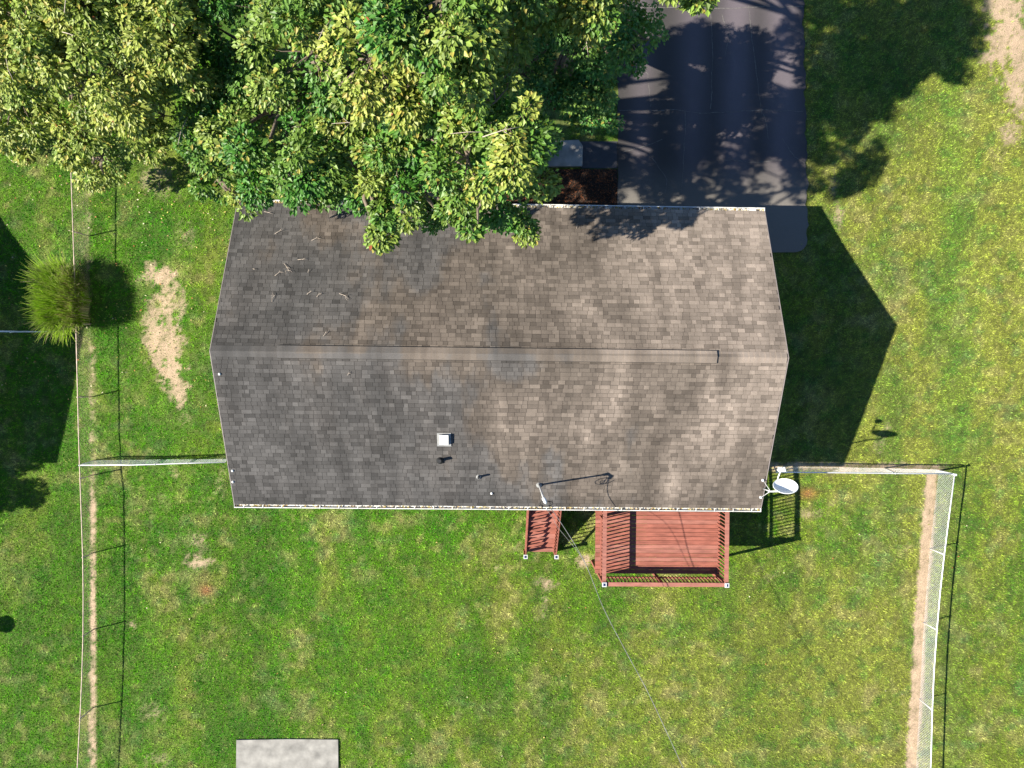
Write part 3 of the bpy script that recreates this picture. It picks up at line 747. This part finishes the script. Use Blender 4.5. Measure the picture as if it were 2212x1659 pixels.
cab2 = [w_house(*hpx(1180, 1100, ZE - .15)), P(1194, 1118, 2.7), P(1206, 1140, 2.9), P(1262, 1213.5, 3.45), P(1303.5, 1313, 3.6), P(1352, 1408, 3.6), P(1402, 1501, 3.65), P(1476, 1660, 3.85), P(1570, 1861, 4.5), P(1800, 2331, 6.2)]
cable('telephone_drop_cable', 'thin telephone cable from the eave joining the power cable over the lawn', cab2, .0055, M['cable'])
pole_b = cab[-1]; pg = gzz(pole_b.x, pole_b.y)
pole = empty('utility_pole', (pole_b.x, pole_b.y, pg)); tag(pole, 'wooden utility pole beyond the bottom edge carrying the overhead cables', 'utility pole')
MB().tube([(.13, 0, -.5), (.13, 0, 4), (.13, 0, 8.5)], [.15, .13, .1], 12).build('shaft', M['bark'], pole, True)
# satellite dish
dp = P(1697, 1050, 3.72)
dish = empty('satellite_dish', dp); tag(dish, 'white satellite dish on struts at the back right roof corner', 'satellite dish')
nrm = Vector((-.10, .80, .60)).normalized(); ax_ = Vector((1, 0, 0)); ax_ = (ax_ - nrm * ax_.dot(nrm)).normalized(); ay_ = nrm.cross(ax_)
ra, rb = .385, .335
V = []; Fc = []
def dpt(r, a, off=0): return ax_ * (ra * r * math.cos(a)) + ay_ * (rb * r * math.sin(a)) + nrm * (.13 * r * r - .13 + off)
NS, NRG = 40, 8
for side_, off in ((0, 0.0), (1, -.008)):
    b0 = len(V)
    V.append(tuple(dpt(0, 0, off)))
    for i in range(1, NRG + 1):
        for k in range(NS): V.append(tuple(dpt(i / NRG, 2 * math.pi * k / NS, off)))
    for k in range(NS):
        f_ = (b0, b0 + 1 + k, b0 + 1 + (k + 1) % NS); Fc.append(f_ if side_ == 0 else f_[::-1])
        for i in range(NRG - 1):
            q = (b0 + 1 + i * NS + k, b0 + 1 + (i + 1) * NS + k, b0 + 1 + (i + 1) * NS + (k + 1) % NS, b0 + 1 + i * NS + (k + 1) % NS); Fc.append(q if side_ == 0 else q[::-1])
m_ = MB(); m_.v, m_.f = V, Fc; rf = m_.build('reflector', M['dish'], dish, True)
MB().tube([dpt(1, 2 * math.pi * k / 40) for k in range(41)], .010, 6, False).build('rim', M['dish'], rf, True)
low = dpt(1, math.pi * 1.5 if ay_.z > 0 else math.pi / 2); lowl = low * .86 + Vector((-.17, 0, 0))
fp = P(1688, 1014, 3.62) - dp
MB().tube([lowl - nrm * .03, lowl + (fp - lowl) * .3 + Vector((0, 0, -.03)), fp], .022, 8).build('feed_arm', M['galv'], dish, True)
lnb = MB(); lnb.tube([fp - Vector((.12, .02, 0)), fp + Vector((.12, .02, 0))], .035, 10); o = lnb.build('feed_bracket', M['dish'], dish, True)
dback = (dpt(0, 0) - fp).normalized()
for k in (-1, 0, 1):
    s_ = fp + Vector((k * .085, .03, .02)); MB().tube([s_ - dback * .05, s_ + dback * .04, s_ + dback * .10], [.035, .04, .045], 12).build('feed_horn', M['dish'], dish, True)
ctr = dpt(0, 0, -.01)
mp_ = w_house(*roof_pt(1650, 1056)) - dp
MB().tube([mp_ + Vector((0, 0, -.03)), mp_ + Vector((0, 0, .55)), ctr - nrm * .1, ctr], .026, 10).build('mast_pipe', M['galv'], dish, True)
for px, py in ((1648, 1037.5), (1643.5, 1074.5)):
    ft = w_house(*roof_pt(px, py)) - dp
    st = MB().tube([ft + Vector((0, 0, .02)), mp_ + Vector((.03, 0, .5)), ctr - nrm * .06], .012, 8).build('strut', M['galv'], dish, True)
    MB().lathe([(.001, .03), (.04, .025), (.045, -.01)], 12, tuple(ft)).build('strut_foot', M['dish'], st, True)

# ================================================================== FENCES
HF = .90
def fence(name, label, bases, mt, post_at, railr=.024, wire=.0028, tops=None, corner=(), group='chain-link fences round the back yard', brace=None):
    """bases: ground points; tops: lean of each top relative to its base"""
    root = empty(name, bases[0]); tag(root, label, 'fence', group)
    o0 = bases[0]; tops = tops or [b + Vector((0, 0, HF)) for b in bases]
    B = [b - o0 for b in bases]; T = [t - o0 for t in tops]
    for i in post_at:
        big = i in corner; d = (T[i] - B[i])
        pt = MB().tube([B[i] - d * .2, T[i] + d * (.09 if big else -.005)], .036 if big else .022, 8).build('post', mt, root, True)
        c = T[i] + d * (.09 if big else 0)
        MB().lathe([(.048 if big else .034, -.03), (.05 if big else .036, 0), (.03, .025), (.001, .035)], 10, tuple(c)).build('post_cap', mt, pt, True)
    MB().tube(T, railr, 8).build('top_rail', mt, root, True)
    # woven wire: two families of diagonals
    cum = [0]
    for a, b in zip(B[:-1], B[1:]): cum.append(cum[-1] + (b - a).length)
    def at(A, s):
        s = min(max(s, 0), cum[-1]); i = max(j for j in range(len(cum)) if cum[j] <= s + 1e-9); i = min(i, len(A) - 2)
        t = (s - cum[i]) / (cum[i + 1] - cum[i]); return A[i].lerp(A[i + 1], t)
    def pt(s, h): b, t = at(B, s), at(T, s); return b + (t - b) * (.03 + .955 * h)
    m_ = MB(); S = cum[-1]; s = -HF; k = 0
    while s < S + .0:
        for fam in (0, 1):
            s0, s1 = s, s + HF
            h0, h1 = (0, 1) if fam == 0 else (1, 0)
            a0, a1 = max(s0, 0), min(s1, S)
            if a1 - a0 > .05:
                f0, f1 = (a0 - s0) / HF, (a1 - s0) / HF
                pts = [pt(a0 + (a1 - a0) * j / 2, h0 + (h1 - h0) * (f0 + (f1 - f0) * j / 2)) for j in range(3)]
                m_.tube(pts, wire, 3, False)
        s += .10
    w_ = m_.build('chain_link_mesh', mt, root); w_['kind'] = 'stuff'
    return root
# right-hand run down the lawn
rb_ = [(2027, 1016.6), (2017, 1100), (2008, 1185), (2001, 1265), (1995, 1345), (1990, 1428), (1986, 1510), (1981, 1590), (1977, 1670), (1968, 1840)]
rt_ = [(2062, 1025), (2051, 1110), (2040, 1198), (2031, 1280), (2024, 1361), (2018, 1447), (2014, 1534), (2012, 1615), (2009, 1700), (2001, 1880)]
def ft(bp, tp_, h=HF):
    b = [G(*q) for q in bp]; t = [P(q[0], q[1], bb_.z + h) for q, bb_ in zip(tp_, b)]; return b, t
b, t = ft(rb_, rt_)
fence('chain_link_fence', 'bright galvanised chain-link fence running down the right side of the lawn', b, M['galv'], [0, 2, 4, 6, 8], tops=t, corner=(0,))
b, t = ft([(1672, 1007), (1692, 1007.5), (1800, 1009), (1910, 1011), (2022, 1014)], [(1678, 1020), (1699, 1020), (1808, 1021), (1934, 1022.5), (2057, 1023.5)])
fence('chain_link_fence', 'galvanised chain-link fence from the house corner past the satellite dish', b, M['galv'], [0, 1, 3], tops=t)
# left-hand boundary
lb_ = [(189, 300), (191, 400), (193, 510), (195, 610), (197, 700), (199, 780), (200, 857), (201, 940), (202, 1026), (202, 1110), (202, 1194), (203, 1275), (203, 1359), (203, 1440), (202, 1528), (201, 1610), (201, 1700), (200, 1840)]
lt_ = [(150, 280), (154, 385), (158, 500), (161, 600), (164, 700), (166, 780), (168, 858), (170, 944), (173, 1034), (176, 1118), (179, 1204), (180, 1290), (179.5, 1374), (177, 1460), (173, 1552), (168, 1640), (164, 1730), (160, 1880)]
b, t = ft(lb_, lt_)
fence('chain_link_fence', 'old rusty chain-link boundary fence along the left side of the lawn', b, M['rust'], [0, 2, 4, 6, 8, 10, 12, 14, 16], railr=.019, wire=.0014, tops=t)
b, t = ft([(204, 994), (300, 993), (350, 992), (420, 992), (492, 991)], [(172, 1005), (283, 1004.5), (335, 1003), (405, 1000.5), (487, 998.5)])
fence('chain_link_fence', 'short galvanised chain-link fence joining the left boundary to the house', b, M['galv'], [0, 2, 3], tops=t, railr=.022)
b, t = ft([(-120, 712), (-40, 713), (60, 715), (130, 716)], [(-170, 716), (-85, 716), (22, 717), (95, 717)])
fence('chain_link_fence', 'grey chain-link fence running off left behind the tall grass clump', b, M['galv'], [0, 2], tops=t, railr=.012, wire=.002)

# ================================================================== ORNAMENTAL GRASS
og = G(163, 650); clump = empty('ornamental_grass', og); tag(clump, 'tall bushy clump of ornamental grass growing at the left fence', 'grass clump')
n = 7000; S_ = 6
ux, uy = rng.uniform(-.62, .62, n), rng.uniform(-1.08, 1.08, n)
sq = (np.abs(ux / .62) ** 3 + np.abs(uy / 1.08) ** 3) ** (1 / 3) * (.9 + .35 * vnoise(ux * 5, uy * 5, 44)); kq = np.minimum(1, .95 / np.maximum(sq, 1e-3)); ux, uy = ux * kq, uy * kq
hh = (rng.uniform(1.0, 1.6, n) + .28 * (vnoise(ux * 3, uy * 3, 9) - .5)) * (1 - .12 * (np.abs(uy) / 1.22) ** 2)
oa = np.arctan2(uy / 1.9 + rng.normal(0, .22, n), ux * .9 + rng.normal(0, .25, n))
arch = rng.uniform(.08, .50, n) * rng.choice([.6, 1, 1.5], n) * (.35 + .75 * np.hypot(ux / .62, uy / 1.22)); arch = np.where(ux > .15, arch * .45, arch)
t = np.linspace(0, 1, S_)[None, :, None]
ctr = np.stack([ux, uy, np.zeros(n)], -1)[:, None, :] * (np.ones((1, S_, 1)))
dr = np.stack([np.cos(oa), np.sin(oa), np.zeros(n)], -1)[:, None, :]
path = ctr + dr * (arch[:, None, None] * t ** 2.2 * 1.2) + np.array([0, 0, 1.0]) * (hh[:, None, None] * (t - .22 * t ** 3 * np.minimum(arch, .5)[:, None, None] * 2))
path += rng.normal(0, .03, path.shape) * t
wv = (np.stack([-np.sin(oa), np.cos(oa), np.zeros(n)], -1)[:, None, :]) * (.013 * (1 - t ** 2 * .85))
V = np.stack([path - wv, path + wv], 2).reshape(n, S_ * 2, 3)
fq = np.array([[2 * i, 2 * i + 1, 2 * i + 3, 2 * i + 2] for i in range(S_ - 1)])
Fc = (np.arange(n)[:, None, None] * (S_ * 2) + fq[None]).reshape(-1, 4)
tt = np.repeat(np.linspace(0, 1, S_), 2)[None, :, None]
g1 = np.array([.08, .20, .010]); g2 = np.array([.24, .40, .015]); gs = np.array([.27, .25, .12])
cl = g1 + (g2 - g1) * tt; strawy = (rng.random((n, 1, 1)) < np.where(ux > .1, .45, .10)[:, None, None])
cl = np.where(strawy, gs + 0 * tt, cl) * rng.uniform(.4, 1.6, (n, 1, 1))
tan = np.array([.30, .25, .15]); cl = cl + (tan - cl) * np.clip((tt - .86) * 4, 0, .45)
bl = np_mesh('blades', V.reshape(-1, 3), Fc, M['blade'], clump, cl.reshape(-1, 3)); bl['kind'] = 'stuff'

# ================================================================== TREES
def leaves(pos, axis_, nrm_, ln, wd, col):
    n = len(pos); axis_ /= np.linalg.norm(axis_, axis=1, keepdims=True)
    nrm_ = nrm_ - axis_ * (nrm_ * axis_).sum(1, keepdims=True); nrm_ /= np.linalg.norm(nrm_, axis=1, keepdims=True) + 1e-9
    sd = np.cross(axis_, nrm_); L_, W_ = ln[:, None], wd[:, None]
    v0 = pos; v2 = pos + axis_ * L_ - nrm_ * L_ * .12
    m_ = pos + axis_ * L_ * .45; v1 = m_ + sd * W_ / 2 + nrm_ * W_ * .16; v3 = m_ - sd * W_ / 2 + nrm_ * W_ * .16
    V = np.stack([v0, v1, v2, v3], 1).reshape(-1, 3); i = np.arange(n)[:, None] * 4
    Fc = np.concatenate([i + np.array([0, 1, 2]), i + np.array([0, 2, 3])], 1).reshape(-1, 3)
    return V, Fc, np.repeat(col, 4, 0)
def tree(name, label, base_px, height, boughs, pal, trunk_r=.22, lsize=.125, dens=1.0, group='trees over the front yard', clear=None):
    gb = G(*base_px) if not isinstance(base_px, Vector) else base_px
    root = empty(name, gb); tag(root, label, 'tree', group)
    fork = Vector((gb.x, gb.y, gb.z + height * .33))
    MB().tube([(0, 0, -.4), (0, 0, .1), (.06, .03, height * .18), (0, 0, height * .36), (.1, .05, height * .62)], [trunk_r * 1.5, trunk_r * 1.15, trunk_r, trunk_r * .8, trunk_r * .35], 12).build('trunk', M['bark'], root, True)
    VV, FF, CC = [], [], []; off = 0
    for (px, py, z, r, yel) in boughs:
        c = P(px, py, z)
        big = [P(*q[:3]) for q in boughs if q[3] >= .6 and q[3] > r + .01]
        br = MB(); f0 = fork - gb + Vector((random.uniform(-.2, .2), random.uniform(-.2, .2), random.uniform(-.3, .8) * height * .15)); c0 = c - gb
        if r < .6 and big: f0 = min(big, key=lambda q: (q - c).length) - gb
        mid = f0.lerp(c0, .55) + Vector((0, 0, .12 * (c0 - f0).length)); rb0 = .035 + .035 * r
        br.tube([f0, f0.lerp(mid, .5) + Vector((random.uniform(-.1, .1), random.uniform(-.1, .1), .05)), mid, mid.lerp(c0, .6) + Vector((random.uniform(-.15, .15), random.uniform(-.15, .15), 0)), c0], [rb0 * 1.5, rb0 * 1.2, rb0, rb0 * .6, rb0 * .3], 6)
        nc = max(3, int(9 * r ** 1.8 * dens))
        for _ in range(nc):
            while True:
                d = Vector((random.gauss(0, 1), random.gauss(0, 1), random.gauss(.35, .8))).normalized()
                if d.z > -.35: break
            q = c + Vector((d.x * r, d.y * r, d.z * r * .85)) * random.uniform(.5, 1.08)
            cr = random.uniform(.26, .54) * (.75 if r < .8 else 1)
            br.tube([c0, c0.lerp(q - gb, .5) + Vector((random.uniform(-.12, .12), random.uniform(-.12, .12), random.uniform(-.1, .15))), q - gb], [rb0 * .3 + .006, .011, .006], 4, False)
            n = int(310 * (cr / .5) ** 2)
            th = rng.uniform(0, 6.283, n); zz = rng.uniform(-.45, 1, n); rr = np.sqrt(np.maximum(0, 1 - np.minimum(zz, .999) ** 2)); rad = cr * rng.uniform(.35, 1.05, n) ** .6
            dd = np.stack([rr * np.cos(th), rr * np.sin(th), zz], -1)
            pos = np.array(q) + dd * rad[:, None] * np.array([1, 1, .62])
            axv = dd * np.array([1, 1, .25]) + np.array([d.x, d.y, 0]) * .35 + rng.normal(0, .3, (n, 3)) + np.array([0, 0, -.38])
            nv = dd * .55 + np.array([0, 0, .8]) + rng.normal(0, .52, (n, 3))
            ln = lsize * rng.uniform(.65, 1.4, n); wd_ = ln * rng.uniform(.5, .85, n)
            tone = np.clip(yel + random.gauss(0, .22), 0, 1)
            base_c = np.array(pal[0]) + (np.array(pal[1]) - np.array(pal[0])) * tone
            col = base_c * rng.uniform(.62, 1.35, (n, 1)); ry = rng.random((n, 1)); col = np.where(ry < .02 + .08 * tone, col * .35 + np.array([.34, .25, .05]) * .65, col); col = np.where(ry > .9985, np.array([.22, .06, .02]), col)
            V, Fc, C_ = leaves(pos - np.array(gb), axv, nv, ln, wd_, col)
            VV.append(V); FF.append(Fc + off); CC.append(C_); off += len(V)
        br.build('limb', M['bark'], root, True)
        if r > .7 and random.random() < .4:
            a = random.uniform(0, 6.28); d0 = Vector((math.cos(a), math.sin(a), .15)); q = c0 + Vector((random.uniform(-.5, .5) * r, random.uniform(-.5, .5) * r, r * random.uniform(.7, .95)))
            dt = MB(); L0 = random.uniform(.25, .55); dt.tube([q - d0 * L0, q + Vector((0, 0, .08)), q + d0 * L0 * .8], [.011, .009, .004], 5)
            for k in (-1, 1): dt.tube([q, q + d0 * L0 * .3 + Vector((-d0.y, d0.x, .2)) * k * L0 * .3], [.009, .004], 4)
            dt.build('dead_twig', M['twig'], root, True)
    cr_ = np_mesh('crown', np.concatenate(VV), np.concatenate(FF), M['leaf'], root, np.concatenate(CC))
    return root
DG, YG = (.048, .145, .016), (.275, .305, .058)
A = [(70, 60, 6.6, 1.9, .7), (210, 40, 7.4, 1.9, .7), (20, 190, 5.6, 1.7, .85), (140, 170, 6.6, 1.7, .75), (270, 150, 7.2, 1.7, .7), (50, 240, 4.4, .95, .75), (190, 268, 5.3, 1.0, .65), (285, 255, 5.8, 1.15, .6),
     (222, 338, 3.9, .8, .6), (228, 360, 1.9, .55, .6), (235, 388, 1.3, .5, .65), (205, 372, 1.5, .45, .6), (262, 340, 2.2, .5, .6), (48, 312, 1.0, .5, .8), (62, 328, .9, .32, .8), (15, 285, 1.3, .65, .8), (0, 300, .9, .6, .6), (20, 310, .9, .45, .7), (380, 80, 7.6, 1.3, .75), (375, 175, 6.5, 1.0, .6), (355, 250, 5.4, .8, .55), (-110, 130, 6, 1.8, .7), (100, -100, 7, 2.2, .5), (320, -80, 7.6, 2, .5)]
tree('maple_tree', 'broad yellow-green tree in the top left corner beside the fence', (215, 215), 7.5, A, (DG, YG), .24)
B = [(470, 60, 6.4, 1.1, 0.06), (590, 30, 7.6, 1.5, 0.11), (550, 170, 6.2, 1.1, 0.06), (680, 110, 9.8, 1.4, 0.24), (805, 130, 10.8, 1.05, 0.68), (800, 200, 10.6, 0.7, 0.72), (900, 150, 10.4, 1.0, 0.64), (940, 215, 10.2, 0.85, 0.64), (950, 90, 11.8, 1.2, 0.13), (500, 270, 6.0, 1.0, 0.11), (430, 300, 6.4, 0.8, 0.2), (470, 385, 5.4, 0.7, 0.24), (505, 430, 5.0, 0.42, 0.24), (535, 440, 4.9, 0.35, 0.24), (560, 350, 8.4, 0.95, 0.17), (650, 370, 8.8, 0.85, 0.2), (610, 385, 8.6, 0.55, 0.2), (690, 388, 8.5, 0.5, 0.24), (690, 270, 8.4, 1.1, 0.2), (760, 320, 8.8, 0.95, 0.24), (790, 400, 8.6, 0.6, 0.28), (825, 440, 8.6, 0.5, 0.32), (825, 485, 8.5, 0.36, 0.32), (812, 522, 8.4, 0.24, 0.35), (860, 330, 9.0, 0.95, 0.2), (905, 400, 8.8, 0.7, 0.2), (985, 430, 8.6, 0.55, 0.24), (1000, 470, 8.5, 0.32, 0.28), (1012, 492, 8.4, 0.2, 0.28), (930, 300, 9.6, 0.95, 0.24), (1010, 340, 10.2, 0.95, 0.24), (1060, 400, 9.6, 0.6, 0.2), (1105, 340, 10.8, 0.85, 0.35), (1165, 365, 10.0, 0.5, 0.35), (1105, 275, 11.0, 0.75, 0.6), (1070, 220, 11.2, 0.6, 0.28), (1080, 440, 7.6, 0.5, 0.05), (1120, 470, 6.4, 0.32, 0.04), (1130, 492, 6.2, 0.2, 0.04), (1040, 210, 9.2, 0.9, 0.09), (740, 0, 9.6, 1.6, 0.09), (890, 455, 7.2, 0.35, 0.17), (950, 470, 7.4, 0.28, 0.17), (950, 0, 12, 1.3, 0.3), (1000, 60, 11.6, 0.9, 0.3), (1020, 130, 11.4, 0.8, 0.34), (620, 300, 7.0, 0.9, 0.15), (500, 310, 7.6, 0.7, 0.22), (660, 340, 6.6, 0.7, 0.15), (600, 378, 7.0, 0.65, 0.22), (700, 385, 7.2, 0.6, 0.22), (745, 400, 6.8, 0.55, 0.22), (720, 398, 5.0, 0.6, 0.08), (800, 430, 5.0, 0.6, 0.08), (900, 432, 5.0, 0.55, 0.08), (640, 396, 5.0, 0.5, 0.08), (570, 400, 5.0, 0.5, 0.15), (850, 400, 6.0, 0.7, 0.11), (980, 400, 6.0, 0.7, 0.11)]
tree('maple_tree', 'tall green tree overhanging the front gutter in the middle', (740, 300), 10.5, B, (DG, YG), .30)
C = [(1100, 60, 5.6, 1.2, .12), (1190, 20, 6.0, 1.2, .15), (1130, 160, 5.2, 1.0, .08), (1230, 110, 5.6, 1.0, .06), (1330, 50, 6.4, .9, .25), (1372, 105, 7.4, .6, .25), (1300, 190, 4.8, .8, .06), (1190, 220, 5.0, .85, .08), (1265, 262, 4.2, .62, .08), (1150, 280, 5.2, .7, .15), (1345, 145, 6.8, .65, .2), (1392, 85, 7.6, .6, .3), (1318, 222, 4.8, .6, .12), (1300, 262, 4.4, .4, .1),
     (1390, 25, 7.0, .7, .35), (1240, 200, 4.6, .8, .08), (1200, 320, 4.6, .4, .2), (1290, 120, 5.2, .8, .1), (1060, 180, 6.2, .8, .2)]
tree('oak_tree', 'low dark green tree standing in the shade at the edge of the driveway', (1215, 140), 6.5, C, ((.055, .165, .034), (.22, .30, .045)), .2, .105)
E_ = [(1080, -60, 11.0, 1.5, .5), (1180, -150, 11.3, 1.7, .5), (1270, -40, 10.6, 1.0, .55), (1290, 12, 10.8, .5, .7), (1040, -220, 11.3, 1.8, .5), (1300, -260, 11.5, 1.7, .5), (1405, -60, 10.6, .9, .5), (1465, 2, 10.5, .5, .55), (1505, 10, 10.5, .38, .45), (1400, -170, 10.8, 1.3, .5), (1160, -40, 10.2, 1.0, .5), (930, -160, 11, 1.5, .5), (1210, 40, 9.6, .6, .4)]
tree('maple_tree', 'tall tree reaching over the top edge above the driveway', G(1115, -30), 11, E_, (DG, YG), .28)
# tree beyond the left edge known by its shadow; unseen feeder added to cast another
tb = G(-330, 1125); D_ = [(lambda q: (q[0], q[1], z, r, .3))(proj(np.array([tb.x + dx, tb.y + dy, z]))) for dx, dy, z, r in ((0, 0, 3.6, 1.1), (.8, .3, 3.0, .9), (-.7, -.4, 3.0, .9), (.3, -.8, 2.6, .8), (0, .9, 2.6, .8), (0, 0, 2.0, .9))]
tree('young_tree', 'small neighbouring tree just beyond the left edge', tb, 4, D_, (DG, YG), .08, .14, 1.1, 'trees of the neighbouring yard')
fb = G(-118, 1378); feeder = empty('shadow_feeder', fb); tag(feeder, 'unseen pole bird feeder added beyond the left edge to cast a small shadow', 'bird feeder')
MB().tube([(0, 0, -.2), (0, 0, 1.9)], .022, 8).build('pole', M['galv'], feeder, True)
MB().lathe([(.001, 2.12), (.34, 1.96), (.34, 1.94), (.001, 1.95)], 18).build('roof', M['bark'], feeder)
MB().lathe([(.001, 1.62), (.24, 1.62), (.25, 1.66), (.12, 1.67), (.12, 1.95)], 18).build('tray', M['bark'], feeder)

# ================================================================== TWIGS on the roof
TWIG = ['by the front gutter at the left corner', 'just below the left end of the front gutter', 'near the overhanging branches left of centre', 'with a straight stem above the largest twig', 'largest and most branched, on the grey left part', 'hooked one right beside the largest twig', 'Y-shaped one below the largest twig', 'left one of a pair above the ridge vent', 'right one of a pair above the ridge vent', 'lying apart on the brown part above the ridge vent', 'dark one closest above the ridge vent', 'tiny one below the ridge on the back slope', 'short one nearest the left roof edge', 'tiny straight one right of the largest twig', 'lone one on the right near the front gutter']
for ti, (px, py, a, l, k) in enumerate(((580, 461, -25, .34, 1), (606, 500, 28, .40, 1), (684, 516, 22, .34, 2), (655, 562, -5, .36, 1), (619, 579, -60, .42, 3), (604, 590, 35, .34, 2), (590, 643, 80, .30, 3), (671, 632, 30, .26, 1),
                         (690, 637, 45, .22, 2), (744, 640, -30, .40, 2), (705, 720, 50, .26, 1), (754, 807, 50, .16, 2), (549, 583, -40, .12, 1), (668, 585, 60, .14, 1), (1247, 488, 75, .22, 1))):
    p = w_house(*roof_pt(px, py, .008)); e = empty('twig', p); e.rotation_euler = ((-TH if p.y > HY else TH), 0, 0)
    tag(e, 'bleached twig on the roof, ' + TWIG[ti], 'twig', 'twigs fallen on the roof')
    d = Vector((math.cos(R(a)), math.sin(R(a)), 0)); s_ = Vector((-d.y, d.x, 0)); m_ = MB()
    m_.tube([-d * l / 2 + Vector((0, 0, .0)), s_ * .02 + Vector((0, 0, .03)), d * l / 2 + s_ * random.uniform(-.05, .05) + Vector((0, 0, .02))], [.007, .006, .003], 5)
    st = m_.build('stem', M['twig'], e, True)
    for j in range(k):
        sg = 1 if j % 2 == 0 else -1; b0 = d * l * (-.05 + .15 * j)
        MB().tube([b0 + Vector((0, 0, .025)), b0 + d * l * .18 + s_ * sg * l * .16 + Vector((0, 0, .04)), b0 + d * l * .4 + s_ * sg * l * .26 + Vector((0, 0, .02))], [.0055, .004, .002], 5).build('fork', M['twig'], e, True)
